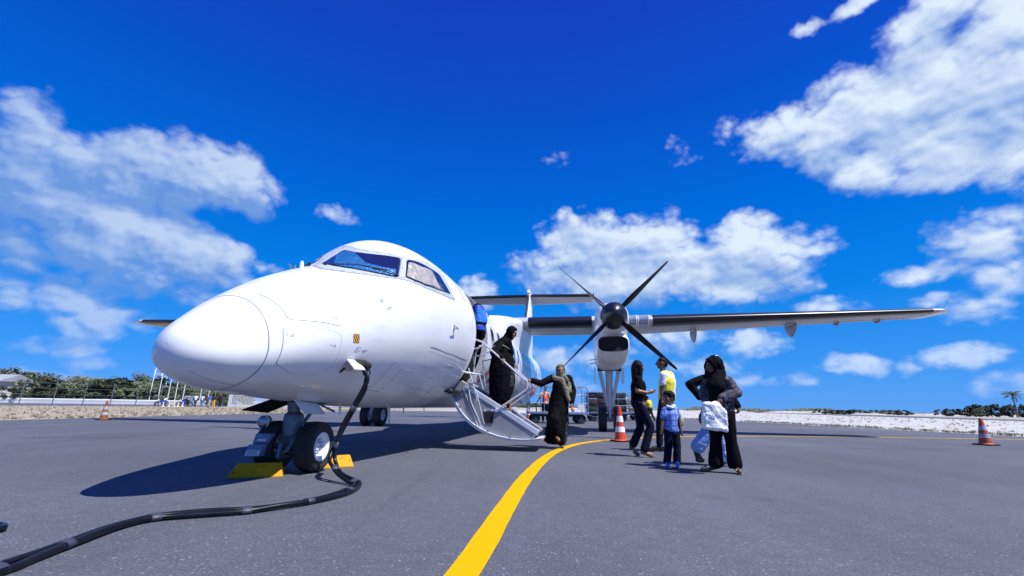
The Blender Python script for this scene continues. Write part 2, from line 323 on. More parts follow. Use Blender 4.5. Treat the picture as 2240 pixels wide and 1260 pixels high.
# yellow taxi line
YEL = mat('yellow_road_paint', (0.90, 0.50, 0.012), 0.7, var=0.10, vscale=14, bump=0.4, bscale=90, dist=0.004)
def worn_paint(name, col, under=(0.11, 0.115, 0.15), amt=0.42):
    m, nt, N, L, b = node_mat(name)
    tc = N('ShaderNodeTexCoord').outputs['Object']
    n = N('ShaderNodeTexNoise'); n.inputs['Scale'].default_value = 60; n.inputs['Detail'].default_value = 6; n.inputs['Roughness'].default_value = .8; L(tc, n.inputs['Vector'])
    mr = N('ShaderNodeMapRange'); L(n.outputs[0], mr.inputs[0]); mr.inputs[1].default_value = amt-0.05; mr.inputs[2].default_value = amt+.03
    mx = N('ShaderNodeMix'); mx.data_type = 'RGBA'; L(mr.outputs[0], mx.inputs['Factor']); mx.inputs['A'].default_value = (*under, 1); mx.inputs['B'].default_value = (*col, 1)
    L(mx.outputs['Result'], b.inputs['Base Color']); b.inputs['Roughness'].default_value = 0.95; b.inputs['Specular IOR Level'].default_value = 0.08
    bp = N('ShaderNodeBump'); bp.inputs['Strength'].default_value = .4; bp.inputs['Distance'].default_value = 0.004; L(n.outputs[0], bp.inputs['Height']); L(bp.outputs[0], b.inputs['Normal'])
    return m
YEL = worn_paint('yellow_road_paint', (0.62, 0.335, 0.0), amt=0.36)
def catmull(P, k=8):
    P = [Vector(p) for p in P]; out = []
    for i in range(len(P)-1):
        p0 = P[max(i-1, 0)]; p1 = P[i]; p2 = P[i+1]; p3 = P[min(i+2, len(P)-1)]
        for j in range(k):
            t = j/k; out.append(0.5*((2*p1)+(p2-p0)*t+(2*p0-5*p1+4*p2-p3)*t*t+(3*p1-p0-3*p2+p3)*t**3))
    out.append(P[-1]); return out
def ribbon(name, P, w, z, m, k=8):
    C = catmull([(x, y, 0) for x, y in P], k); rl = []; rr = []; rd = random.Random(5)
    for i, p in enumerate(C):
        t = C[min(i+1, len(C)-1)]-C[max(i-1, 0)]; t.normalize(); nrm = Vector((-t.y, t.x, 0))
        ww = w/2*(1+rd.uniform(-.03, .03)); rl.append(p+nrm*ww+Vector((0, 0, z))); rr.append(p-nrm*ww+Vector((0, 0, z)))
    mb = MB(); n = len(C); mb.add(rl+rr, [(i, i+1, n+i+1, n+i) for i in range(n-1)])
    o = mb.build(name, m, smooth=False, recalc=False); tag(o, kind='structure'); return o
ribbon('yellow_line', [(-0.9, -1.0), (-0.45, 0.9), (-0.2, 2.25), (-0.02, 3.65), (0.18, 5.11), (0.49, 6.84), (0.85, 8.28), (1.36, 9.64), (1.98, 10.64), (2.6, 11.3), (3.5, 12.1), (5.0, 13.0), (7.37, 13.7), (10.66, 14.0), (15.5, 14.05)], 0.155, 0.004, YEL)
# pale crack sealant and seams of the apron
SEAL = mat('sealed_joint', (0.055, 0.058, 0.075), 0.9, var=.3, vscale=20)
for i, P in enumerate([[(-17, 8.9), (-6, 9.3), (4, 9.6), (17, 10.2)]]):
    ribbon('pavement_joint', P, 0.025, 0.003 if i else 0.0035, SEAL)
# ------------------------------------------------------------------ airplane
WHITE = mat('white_aircraft_paint', (0.72, 0.755, 0.80), 0.30, coat=0.35, var=0.02, vscale=3, spec=0.5, bump=0.02, bscale=1.4, dist=0.02)
WHITE2 = mat('off_white_panel_paint', (0.70, 0.72, 0.76), 0.35, coat=0.2, var=0.05, vscale=6)
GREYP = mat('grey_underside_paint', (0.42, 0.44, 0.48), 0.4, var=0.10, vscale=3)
SEAM = mat('panel_gap', (0.13, 0.18, 0.31), 0.7)
SEAML = mat('faint_panel_gap', (0.30, 0.36, 0.48), 0.6)
BLACKR = mat('black_deicing_rubber', (0.012, 0.013, 0.022), 0.3, var=0.3, vscale=3, spec=0.5)
BLACK = mat('matt_black', (0.008, 0.008, 0.010), 0.8)
TYRE = mat('black_tyre_rubber', (0.018, 0.018, 0.020), 0.75, var=0.25, vscale=18, bump=0.2, bscale=60, dist=0.003)
METAL = mat('bare_metal', (0.55, 0.57, 0.62), 0.35, metal=0.9, var=0.1, vscale=12)
METALD = mat('dull_grey_metal', (0.20, 0.22, 0.27), 0.5, metal=0.3, var=0.2, vscale=16)
HUBW = mat('white_painted_hub', (0.72, 0.74, 0.78), 0.35, var=0.08, vscale=30)
ALU = mat('brushed_aluminium', (0.74, 0.76, 0.80), 0.32, metal=0.55, var=0.05, vscale=20)
GLASSD = mat('dark_tinted_glass', (0.010, 0.014, 0.05), 0.04, spec=0.8, coat=1.0)
def skin_mat():
    m, nt, N, L, b = node_mat('white_aircraft_skin'); tc = N('ShaderNodeTexCoord').outputs['Object']
    mp = N('ShaderNodeMapping'); mp.inputs['Scale'].default_value = (9, .7, 9); L(tc, mp.inputs[0])
    n = N('ShaderNodeTexNoise'); n.inputs['Scale'].default_value = 1.0; n.inputs['Detail'].default_value = 5; n.inputs['Roughness'].default_value = .65; L(mp.outputs[0], n.inputs['Vector'])
    n2 = N('ShaderNodeTexNoise'); n2.inputs['Scale'].default_value = 1.7; n2.inputs['Detail'].default_value = 4; L(tc, n2.inputs['Vector'])
    mu = N('ShaderNodeMath'); mu.operation = 'MULTIPLY'; L(n.outputs[0], mu.inputs[0]); L(n2.outputs[0], mu.inputs[1])
    mr = N('ShaderNodeMapRange'); L(mu.outputs[0], mr.inputs[0]); mr.inputs[1].default_value = .24; mr.inputs[2].default_value = .42; mr.inputs[3].default_value = 0; mr.inputs[4].default_value = .30
    mx = N('ShaderNodeMix'); mx.data_type = 'RGBA'; L(mr.outputs[0], mx.inputs['Factor']); mx.inputs['A'].default_value = (.735, .765, .80, 1); mx.inputs['B'].default_value = (.52, .50, .46, 1)
    L(mx.outputs['Result'], b.inputs['Base Color']); b.inputs['Coat Weight'].default_value = .35
    rr = N('ShaderNodeMapRange'); L(n2.outputs[0], rr.inputs[0]); rr.inputs[1].default_value = .3; rr.inputs[2].default_value = .7; rr.inputs[3].default_value = .24; rr.inputs[4].default_value = .40; L(rr.outputs[0], b.inputs['Roughness'])
    mq = N('ShaderNodeMapping'); mq.inputs['Scale'].default_value = (1, 1.6, 1); L(tc, mq.inputs[0]); n3 = N('ShaderNodeTexNoise'); n3.inputs['Scale'].default_value = 2.2; n3.inputs['Detail'].default_value = 2; L(mq.outputs[0], n3.inputs['Vector'])
    bp = N('ShaderNodeBump'); bp.inputs['Strength'].default_value = .12; bp.inputs['Distance'].default_value = .02; L(n3.outputs[0], bp.inputs['Height']); L(bp.outputs[0], b.inputs['Normal']); return m
WHITE = skin_mat()
def foil_mat(name, c1, c2, rough, metal, scale, strength, wave=False):
    m, nt, N, L, b = node_mat(name)
    tc = N('ShaderNodeTexCoord').outputs['Object']
    v = N('ShaderNodeTexVoronoi'); v.inputs['Scale'].default_value = scale; L(tc, v.inputs['Vector'])
    n = N('ShaderNodeTexNoise'); n.inputs['Scale'].default_value = scale*0.35; n.inputs['Detail'].default_value = 5; L(tc, n.inputs['Vector'])
    mx = N('ShaderNodeMix'); mx.data_type = 'RGBA'; L(n.outputs[0], mx.inputs['Factor']); mx.inputs['A'].default_value = (*c1, 1); mx.inputs['B'].default_value = (*c2, 1)
    L(mx.outputs['Result'], b.inputs['Base Color']); b.inputs['Roughness'].default_value = rough; b.inputs['Metallic'].default_value = metal
    ad = N('ShaderNodeMath'); ad.operation = 'ADD'; L(v.outputs['Distance'], ad.inputs[0]); L(n.outputs[0], ad.inputs[1])
    bp = N('ShaderNodeBump'); bp.inputs['Strength'].default_value = strength; bp.inputs['Distance'].default_value = 0.02; L(ad.outputs[0], bp.inputs['Height']); L(bp.outputs[0], b.inputs['Normal'])
    return m
FOILB = foil_mat('blue_foil_sunshade', (0.004, 0.055, 0.20), (0.02, 0.17, 0.42), 0.4, 0.1, 21, 0.8)
FOILS = foil_mat('silver_foil_sunshade', (0.16, 0.145, 0.13), (0.62, 0.60, 0.55), 0.4, 0.3, 11, 0.9)
plane = empty('airplane', (-2.5493, 3.8772, 0), -0.1544, 'white twin-propeller high-wing passenger airplane parked with its nose towards the viewer', 'airplane')
S0 = -0.4143
_t = [0, .04, .12, .25, .5, .8, 1.1, 1.5, 1.9, 2.3, 2.6, 2.9, 3.2, 3.6, 4.0, 4.6, 16.5, 19.0, 22.0, 25.4]
_T = [1.145, 1.265, 1.35, 1.455, 1.641, 1.83, 2.006, 2.2, 2.382, 2.614, 2.85, 3.055, 3.148, 3.21, 3.228, 3.23, 3.23, 3.25, 3.3, 3.35]
_B = [1.139, 1.002, .927, .867, .816, .796, .767, .742, .722, .699, .685, .68, .672, .67, .666, .663, .663, .9, 1.75, 2.75]
_W = [0.003, .147, .254, .344, .479, .604, .694, .805, .895, .978, 1.028, 1.079, 1.127, 1.181, 1.219, 1.246, 1.25, 1.16, .75, .2]
_M = [1.142, 1.115, 1.104, 1.111, 1.159, 1.254, 1.357, 1.478, 1.59, 1.693, 1.77, 1.842, 1.889, 1.932, 1.963, 1.963, 1.963, 2.1, 2.6, 3.05]
_u = np.sqrt(_t)
fT, fB, fW, fM = (pchip(_u, v) for v in (_T, _B, _W, _M))
def FS0(s, a):
    u = math.sqrt(max(s-S0, 0)); T, B, W, M = float(fT(u)), float(fB(u)), float(fW(u)), float(fM(u))
    sa = math.sin(a); return Vector((W*math.cos(a), s, M+(T-M if sa > 0 else M-B)*sa))
def FS(s, a, off=0.0):
    p = FS0(s, a)
    if off:
        e = 0.01; n = (FS0(s, a+e)-FS0(s, a-e)).cross(FS0(s+e, a)-FS0(max(s-e, S0+1e-4), a)); n.normalize()
        if n.dot(Vector((p.x, 0, p.z-float(fM(math.sqrt(max(s-S0, 0))))))) < 0: n = -n
        p = p+n*off
    return p
def SA(s, y, z):
    u = math.sqrt(max(s-S0, 0)); T, B, W, M = float(fT(u)), float(fB(u)), float(fW(u)), float(fM(u))
    return (s, math.atan2((z-M)/((T-M) if z > M else (M-B)), y/W))
SC = 1.2
def param_mesh(polys, ds=0.07, da=0.06, holes=None):
    """polys in (s, a*SC); returns bmesh in parameter space, cut into a fine grid"""
    bm = bmesh.new()
    for poly in polys:
        vs = [bm.verts.new((p[0], p[1], 0)) for p in poly]; bm.faces.new(vs)
    xs = [v.co.x for v in bm.verts]; ys = [v.co.y for v in bm.verts]
    def cut(lo, hi, st, ax):
        k = math.ceil((lo+1e-4)/st)
        while k*st < hi-1e-4:
            co = (k*st, 0, 0) if ax == 0 else (0, k*st, 0); no = (1, 0, 0) if ax == 0 else (0, 1, 0)
            bmesh.ops.bisect_plane(bm, geom=bm.verts[:]+bm.edges[:]+bm.faces[:], plane_co=co, plane_no=no); k += 1
    cut(min(xs), max(xs), ds, 0); cut(min(ys), max(ys), da*SC, 1)
    return bm
def round_poly(P, r, n=5):
    out = []
    P = [Vector((p[0], p[1])) for p in P]
    for i, p in enumerate(P):
        a = P[i-1]-p; b = P[(i+1) % len(P)]-p; ra = min(r, a.length*.45); rb = min(r, b.length*.45)
        q0 = p+a.normalized()*ra; q1 = p+b.normalized()*rb
        for k in range(n+1):
            t = k/n; out.append(tuple((1-t)**2*q0+2*t*(1-t)*p+t*t*q1))
    return out
def grow(P, d):
    P = [Vector((p[0], p[1])) for p in P]; n = len(P); area = sum(P[i].x*P[(i+1) % n].y-P[(i+1) % n].x*P[i].y for i in range(n)); sg = 1 if area > 0 else -1
    out = []
    for i in range(n):
        a = (P[i]-P[i-1]).normalized(); b = (P[(i+1) % n]-P[i]).normalized(); na = Vector((a.y, -a.x))*sg; nb = Vector((b.y, -b.x))*sg
        m = (na+nb); m = m.normalized() if m.length > 1e-6 else na
        out.append(tuple(P[i]+m*d/max(0.5, m.dot(na))))
    return out
def patch(name, polySA, off, m, parent=plane, mirror=False, thick=0.0, ds=0.07, da=0.06):
    bm = param_mesh([[(s, a) for s, a in polySA]], ds, da)
    for v in bm.verts:
        p = FS(v.co.x, v.co.y/SC, off); v.co = Vector((-p.x, p.y, p.z)) if mirror else p
    bmesh.ops.recalc_face_normals(bm, faces=bm.faces)
    f0 = max(bm.faces, key=lambda f: f.calc_area()); c = f0.calc_center_median()
    if f0.normal.dot(Vector((c.x, 0, c.z-1.9))) < 0: bmesh.ops.reverse_faces(bm, faces=bm.faces)
    me = bpy.data.meshes.new(name); bm.to_mesh(me); bm.free(); me.materials.append(m)
    me.polygons.foreach_set('use_smooth', [True]*len(me.polygons))
    o = bpy.data.objects.new(name, me); COL.objects.link(o); o.parent = parent; return o
def P3(L): return [(s, a*SC) for s, a in (SA(*p) for p in L)]
def strip(name, poly, w, off, m, parent=plane, closed=False, mirror=False):
    """thin line lying on the skin along poly in (s,a*SC)"""
    P = [Vector((p[0], p[1])) for p in poly]
    if closed: P = P+[P[0]]
    Q = []
    for i in range(len(P)-1):
        n = max(1, int((P[i+1]-P[i]).length/0.05))
        Q += [P[i].lerp(P[i+1], k/n) for k in range(n)]
    Q.append(P[-1]); ps = [FS(q.x, q.y/SC, off) for q in Q]; ns = [(FS(q.x, q.y/SC, off+.01)-FS(q.x, q.y/SC, off)).normalized() for q in Q]
    if mirror:
        ps = [Vector((-p.x, p.y, p.z)) for p in ps]; ns = [Vector((-p.x, p.y, p.z)) for p in ns]
    L_ = []; R_ = []
    for i, p in enumerate(ps):
        t = (ps[min(i+1, len(ps)-1)]-ps[max(i-1, 0)]).normalized(); b = t.cross(ns[i]).normalized()
        L_.append(p+b*w/2); R_.append(p-b*w/2)
    k = len(ps); mb = MB(); mb.add(L_+R_, [(i, i+1, k+i+1, k+i) for i in range(k-1)])
    return mb.build(name, m, parent, smooth=False)
# hull with the door opening really cut out
DS0, DS1 = 4.42, 5.44
DA0, DA1 = math.asin((.93-1.963)/1.3), math.asin((2.74-1.963)/1.267)
RAD = 0.083
def hull(name, s_list, m, door):
    na = 96; amin, amax = -PI, PI
    bm = bmesh.new(); g = [[bm.verts.new((s, amin+(amax-amin)*j/na, 0)) for j in range(na+1)] for s in s_list]
    for i in range(len(s_list)-1):
        for j in range(na): bm.faces.new((g[i][j], g[i+1][j], g[i+1][j+1], g[i][j+1]))
    if door:
        for co, no in (((DS0, 0, 0), (1, 0, 0)), ((DS1, 0, 0), (1, 0, 0)), ((0, DA0, 0), (0, 1, 0)), ((0, DA1, 0), (0, 1, 0))):
            bmesh.ops.bisect_plane(bm, geom=bm.verts[:]+bm.edges[:]+bm.faces[:], plane_co=co, plane_no=no)
        def rm(f):
            c = f.calc_center_median()
            return DS0 < c.x < DS1 and DA0 < c.y < DA1
        bmesh.ops.delete(bm, geom=[f for f in bm.faces if rm(f)], context='FACES')
        # nose wheel bay
    for v in bm.verts: v.co = FS0(v.co.x, v.co.y)
    bmesh.ops.remove_doubles(bm, verts=bm.verts, dist=1e-5)
    bmesh.ops.recalc_face_normals(bm, faces=bm.faces)
    f0 = max(bm.faces, key=lambda f: f.calc_area()); c = f0.calc_center_median()
    if f0.normal.dot(Vector((c.x, 0, c.z-1.9))) < 0: bmesh.ops.reverse_faces(bm, faces=bm.faces)
    me = bpy.data.meshes.new(name); bm.to_mesh(me); bm.free(); me.materials.append(m)
    me.polygons.foreach_set('use_smooth', [True]*len(me.polygons))
    o = bpy.data.objects.new(name, me); COL.objects.link(o); o.parent = plane; return o
sl_nose = [S0+x*x for x in np.linspace(0, math.sqrt(RAD-S0), 20)]
hull('radome', sl_nose, WHITE, False)
sl_body = list(np.arange(RAD, 5.6, .07))+list(np.arange(5.6, 16.2, .5))+list(np.arange(16.2, 24.9, .4))+[24.95]
fus = hull('fuselage', sl_body, WHITE, True)
strip('radome_seam', [(RAD, a*SC) for a in np.linspace(-PI, PI, 90)], 0.010, 0.0015, SEAM, fus)
strip('radome_strip', P3([(-0.30, .30, 1.33), (-0.15, .38, 1.37), (0.0, .445, 1.40), (0.075, .47, 1.415)]), 0.006, 0.001, SEAML, fus)
# lightning strips under the radome
strip('radome_strip', [(s, SC*math.radians(-62)) for s in np.linspace(-0.3, 0.07, 8)], 0.006, 0.0012, SEAML, fus)
# --- cockpit glazing: frame, gasket, shade behind glass
FRAMEM = mat('grey_window_frame_paint', (.42, .46, .54), .4, var=.05, vscale=9)
def window_set(frame, glass, shade, shade_m, mirror):
    fr = patch('window_frame', round_poly(P3(frame), 0.03), 0.004, FRAMEM, fus, mirror)
    strip('frame_seam', round_poly(P3(frame), 0.03), 0.005, 0.0052, SEAM, fr, True, mirror)
    G = P3(glass); NR = .02
    patch('window_gasket', round_poly(grow(G, 0.014), 0.05), 0.0062, BLACK, fr, mirror)
    gl = patch('window_glass', round_poly(G, 0.045), 0.0085, GLASSD, fr, mirror)
    if shade: patch('sunshade', round_poly(P3(shade), 0.03), 0.0105, shade_m, fr, mirror, ds=0.04, da=0.035)
    Gp = round_poly(P3(frame), 0.03); Gi = grow(Gp, -0.03)
    mb = MB()
    Q = [Vector(g) for g in Gi]+[Vector(Gi[0])]
    for i in range(len(Q)-1):
        k = max(1, int((Q[i+1]-Q[i]).length/0.045))
        for j in range(k):
            q = Q[i].lerp(Q[i+1], j/k); p = FS(q.x, q.y/SC, 0.006)
            if mirror: p = Vector((-p.x, p.y, p.z))
            mb.lathe([(0.0045, -.002), (0.0045, .0015), (0.001, .003)], c=p, n=6)
    mb.build('rivet_pattern', SEAML, fr)['kind'] = 'stuff'
WF = [(1.258, .011, 2.279), (1.889, -.285, 2.571), (2.11, -.3, 2.734), (2.377, -.333, 2.923), (2.261, -.181, 2.882), (2.116, .069, 2.792), (2.108, .238, 2.753), (2.152, .379, 2.734), (2.234, .504, 2.728), (2.342, .62, 2.731), (2.142, .7, 2.499), (1.955, .775, 2.285), (1.788, .698, 2.261), (1.638, .621, 2.241), (1.509, .54, 2.226), (1.382, .464, 2.211), (1.271, .385, 2.2), (1.183, .297, 2.195), (1.132, .19, 2.201)]
WG = [(1.465, -.008, 2.373), (1.856, -.118, 2.589), (2.069, -.103, 2.751), (1.996, .106, 2.693), (2.005, .265, 2.666), (2.061, .401, 2.655), (2.156, .52, 2.658), (2.277, .631, 2.669), (1.955, .754, 2.311), (1.818, .675, 2.302), (1.695, .595, 2.297), (1.594, .508, 2.297), (1.504, .415, 2.296), (1.424, .318, 2.298), (1.378, .205, 2.31)]
SF = [(1.955, .775, 2.285), (2.142, .703, 2.496), (2.341, .628, 2.724), (2.483, .753, 2.721), (2.919, .777, 2.814), (3.384, .887, 2.787), (3.278, 1.043, 2.53), (3.367, 1.136, 2.33), (2.993, 1.09, 2.308), (2.677, 1.041, 2.295), (2.421, .983, 2.291), (2.215, .894, 2.294), (2.032, .805, 2.3)]
SG = [(2.104, .804, 2.351), (2.358, .706, 2.666), (2.77, .835, 2.708), (3.101, .93, 2.673), (3.126, 1.022, 2.527), (3.216, 1.094, 2.398), (2.787, 1.037, 2.36), (2.441, .973, 2.336), (2.261, .89, 2.341)]
WS = [(1.415, .17, 2.334), (1.905, -.097, 2.623), (2.036, -.096, 2.726), (2.007, .102, 2.702), (1.862, .275, 2.558), (1.773, .405, 2.457), (1.841, .515, 2.438), (1.93, .617, 2.425), (2.045, .686, 2.445), (1.93, .733, 2.316), (1.748, .622, 2.306), (1.603, .503, 2.306), (1.514, .404, 2.307), (1.444, .298, 2.314)]
SS = [(2.119, .804, 2.362), (2.353, .731, 2.636), (2.576, .838, 2.648), (2.872, .889, 2.666), (2.846, .978, 2.514), (2.88, 1.045, 2.38), (2.448, .97, 2.351), (2.272, .888, 2.354)]
WFR = [(1.40, .20, 2.33), (2.19, .42, 2.78), (2.36, .60, 2.76), (1.955, .785, 2.285), (1.62, .55, 2.28)]; WGR = [(1.52, .24, 2.375), (2.13, .45, 2.74), (2.285, .595, 2.70), (1.955, .735, 2.325), (1.68, .56, 2.31)]; WSR = [(1.56, .28, 2.385), (1.9, .42, 2.55), (2.02, .66, 2.45), (1.95, .70, 2.345), (1.70, .52, 2.34)]
for mirror in (False, True):
    window_set(WFR if mirror else WF, WGR if mirror else WG, WSR if mirror else WS, FOILB, mirror)
    window_set(SF, SG, SS, FOILS, mirror)
# wipers
for sg in (1, -1):
    mb = MB(); pts = [FS(1.40, (PI/2-.0) if sg > 0 else PI/2, .03)]
    pts = [FS(*SA(1.37, .10*1, 2.31), .02), FS(*SA(1.60, .35, 2.32), .028), FS(*SA(1.88, .60, 2.33), .022)]
    bl = [FS(*SA(1.72, .50, 2.32), .02), FS(*SA(1.98, .745, 2.315), .02)]
    f = lambda p: (p.x*sg, p.y, p.z)
    mb.tube([f(p) for p in pts], 0.006, 6); mb.tube([f(p) for p in bl], 0.008, 6); mb.tube([f(pts[0]-Vector((0, 0, .03))), f(pts[0]+Vector((0, 0, .015)))], 0.018, 10)
    mb.build('wiper', BLACK, plane)
# ice detector and blade antenna on the nose crown
mb = MB(); b0 = FS(*SA(1.34, -.18, 2.28))
mb.rings([[(b0.x-.008, b0.y-.035, b0.z-.03), (b0.x+.008, b0.y-.035, b0.z-.03), (b0.x+.008, b0.y+.045, b0.z-.03), (b0.x-.008, b0.y+.045, b0.z-.03)], [(b0.x-.006, b0.y-.03, b0.z+.06), (b0.x+.006, b0.y-.03, b0.z+.06), (b0.x+.006, b0.y+.02, b0.z+.06), (b0.x-.006, b0.y+.02, b0.z+.06)], [(b0.x-.003, b0.y-.01, b0.z+.08), (b0.x+.003, b0.y-.01, b0.z+.08), (b0.x+.003, b0.y+.01, b0.z+.08), (b0.x-.003, b0.y+.01, b0.z+.08)]])
mb.build('probe', WHITE2, plane)
mb = MB(); b1 = FS(*SA(1.18, -.2, 2.19)); mb.tube([b1-Vector((0, 0, .01)), b1+Vector((0, -.01, .045)), b1+Vector((0, -.05, .05))], 0.009, 8); mb.build('probe', METALD, plane); mb = MB(); mb.tube([b1+Vector((.05, 0, -.01)), b1+Vector((.05, -.01, .045))], 0.01, 8); mb.build('probe', METALD, plane)
# --- access panels
def panel(pts, r, round_n=6):
    P = round_poly(P3(pts), r, round_n)
    sm = patch('panel_gap', grow(P, 0.0055), 0.0012, SEAM if len(pts) > 3 else SEAML, fus)
    patch('access_panel', P, 0.0030, WHITE, fus)
    return P
panel([(.20, .20, 1.715), (.245, .42, 1.56), (.262, .50, 1.445), (.80, .715, 1.475), (.82, .66, 1.70), (.80, .45, 1.91), (.66, .29, 1.93)], .09)
panel([(.200, .517, 1.385), (.80, .717, 1.40), (.83, .71, 1.16), (.80, .56, .985), (.40, .50, .975), (.19, .44, 1.06)], .085)
# latches on panels
def disc(name, s, y, z, r, off, m, ring=None):
    P = P3([(s, y, z)])[0]; c = [(P[0]+r*math.cos(k*PI/8), P[1]+r*math.sin(k*PI/8)) for k in range(16)]
    o = patch(name, c, off, m, fus)
    if ring: strip('latch_ring', c, 0.004, off+.001, ring, o, True)
    return o
for s, y, z in ((.30, .50, 1.545), (.735, .695, 1.55), (.27, .525, 1.30), (.74, .712, 1.27)):
    disc('latch', s, y, z, .016, .0036, WHITE2, SEAM); disc('latch', s-.045, y-.012, z+.002, .010, .0036, WHITE2, SEAML)
disc('static_port', 1.454, .811, 1.89, .030, .003, GREYP, SEAM); disc('static_port', 1.454, .811, 1.89, .014, .0045, WHITE2, SEAM)
disc('service_point', 1.075, .772, 1.279, .040, .002, WHITE2, SEAML); disc('service_point', 1.07, .772, 1.279, .013, .0035, SEAM)
# warning badge: striped plate
def stripes_mat():
    m, nt, N, L, b = node_mat('black_yellow_hazard_stripes')
    tc = N('ShaderNodeTexCoord').outputs['Object']
    w = N('ShaderNodeTexWave'); w.inputs['Scale'].default_value = 14; w.wave_type = 'BANDS'; w.bands_direction = 'DIAGONAL'; L(tc, w.inputs['Vector'])
    r = N('ShaderNodeValToRGB'); L(w.outputs[0], r.inputs[0]); r.color_ramp.interpolation = 'CONSTANT'
    r.color_ramp.elements[0].color = (0.03, 0.025, 0.02, 1); r.color_ramp.elements[1].position = .5; r.color_ramp.elements[1].color = (0.75, 0.40, 0.04, 1)
    L(r.outputs[0], b.inputs['Base Color']); return m
patch('warning_badge', round_poly(P3([(.955, .767, 1.425), (1.045, .793, 1.435), (1.065, .789, 1.345), (.98, .766, 1.338)]), .012), .003, stripes_mat(), fus)
MARK = mat('small_dark_lettering', (0.10, 0.13, 0.22), 0.6)
for (s, y, z, L_) in ((1.50, .82, 1.80, .10), (1.50, .82, 1.785, .08), (1.15, .79, 1.27, .09), (1.165, .79, 1.258, .05), (1.13, .73, 1.13, .09)):
    P = P3([(s, y, z)])[0]; strip('placard', [(P[0], P[1]), (P[0]+L_, P[1]-.004)], .006, .002, MARK, fus)
# oblique belly panel outlined with rivets
bp_ = P3([(1.86, .855, 1.215), (2.13, .868, 1.19), (2.10, .575, .872), (1.80, .565, .875)])
strip('panel_gap', round_poly(bp_, .03), .004, .0015, SEAM, fus, True)
mb = MB()
for i in range(4):
    a, b_ = Vector(bp_[i]), Vector(bp_[(i+1) % 4]); k = max(2, int((b_-a).length/.075))
    for j in range(k):
        q = a.lerp(b_, j/k); mb.lathe([(0.007, -.002), (0.007, .002), (0.002, .004)], c=FS(q.x, q.y/SC, 0.001), n=6)
mb.build('rivet_pattern', SEAM, fus)['kind'] = 'stuff'
for i in range(9):
    s = .22+i*.07; P = P3([(s, .50+.32*(s-.22), 1.41+.06*(s-.22))])[0]
    disc('screw', s, FS(P[0], P[1]/SC).x, FS(P[0], P[1]/SC).z, .0055, .0012, SEAML)
for aa in (-0.62, -.80): strip('skin_joint', [(s, SC*(aa-.12*(s-2.3))) for s in np.linspace(2.3, 4.3, 10)], .004, .0012, SEAML, fus)
for ss in (1.62, 2.9, 4.0): strip('skin_joint', [(ss, SC*a) for a in np.linspace(-PI*.8, -.9, 30)], .003, .0012, SEAML, fus)
# rubbing strip and scuff rail ahead of the door
for dz, wd in ((0, .016), (-.055, .006)):
    strip('rubbing_strip', P3([(2.62, 1.05, 1.535+dz), (3.2, 1.12, 1.525+dz), (3.75, 1.17, 1.515+dz), (4.2, 1.19, 1.51+dz)]), wd, .010, WHITE2 if dz == 0 else SEAM, fus)
# pitot probe and angle vane
def probe(s, y, z, L_, hgt):
    a = SA(s, y, z); b = FS(*a, 0); n = (FS(*a, .02)-b).normalized(); mb = MB()
    mb.tube([b-n*.01, b+n*hgt], .014, 8); mb.tube([b+n*hgt+Vector((0, .03, 0)), b+n*hgt+Vector((0, -L_, .01))], [.012, .006], 8)
    o = mb.build('probe', METAL, plane); return o
probe(3.25, 1.185, 1.86, .14, .06)
patch('probe_plate', [(3.25+.035*math.cos(k*PI/8)*.7, SA(3.25, 1.185, 1.86)[1]*SC+.06*math.sin(k*PI/8)) for k in range(16)], .003, METALD, fus)
strip('skin_joint', P3([(3.25, 1.18, 1.82), (3.20, 1.16, 1.62)]), .004, .0015, SEAM, fus)
probe(3.5, 1.05, 1.325, .12, .07)
# pale doubler by the door hinge line, small drain plate
patch('access_panel', round_poly(P3([(3.5, .78, 1.0), (3.62, .82, 1.02), (3.74, .72, .92), (3.62, .68, .905)]), .01), .004, WHITE2, fus)
# underside antennas and drain masts
def mast(s, y, z0, z1, w, m=WHITE2):
    mb = MB(); rs = []
    for z, k in ((z0, 1.0), (z0-(z0-z1)*.25, .75), (z1, .6)): rs.append([(y+.25*w*k*math.cos(q*PI/6), s+w*k*math.sin(q*PI/6)+(z0-z)*.25, z) for q in range(12)])
    mb.rings(rs); mb.build('antenna', m, plane)
mast(2.15, .05, .72, .58, .045); mast(3.75, .02, .69, .42, .07); mast(4.3, .05, .68, .57, .04); mast(5.5, 0, .68, .60, .03)
# --- passenger windows (left and right), cargo of small oval panes
for mirror in (False, True):
    for s in [6.05+.8*i for i in range(17)]:
        if 10.4 < s < 10.9: continue
        c = [(s+.15*math.copysign(abs(math.cos(k*PI/10))**.7, math.cos(k*PI/10)), SC*.15+.2*math.copysign(abs(math.sin(k*PI/10))**.7, math.sin(k*PI/10))) for k in range(20)]
        fr = patch('passenger_window', c, .004, GLASSD, fus, mirror)
        strip('window_rim', c, .012, .006, GREYP, fr, True, mirror)
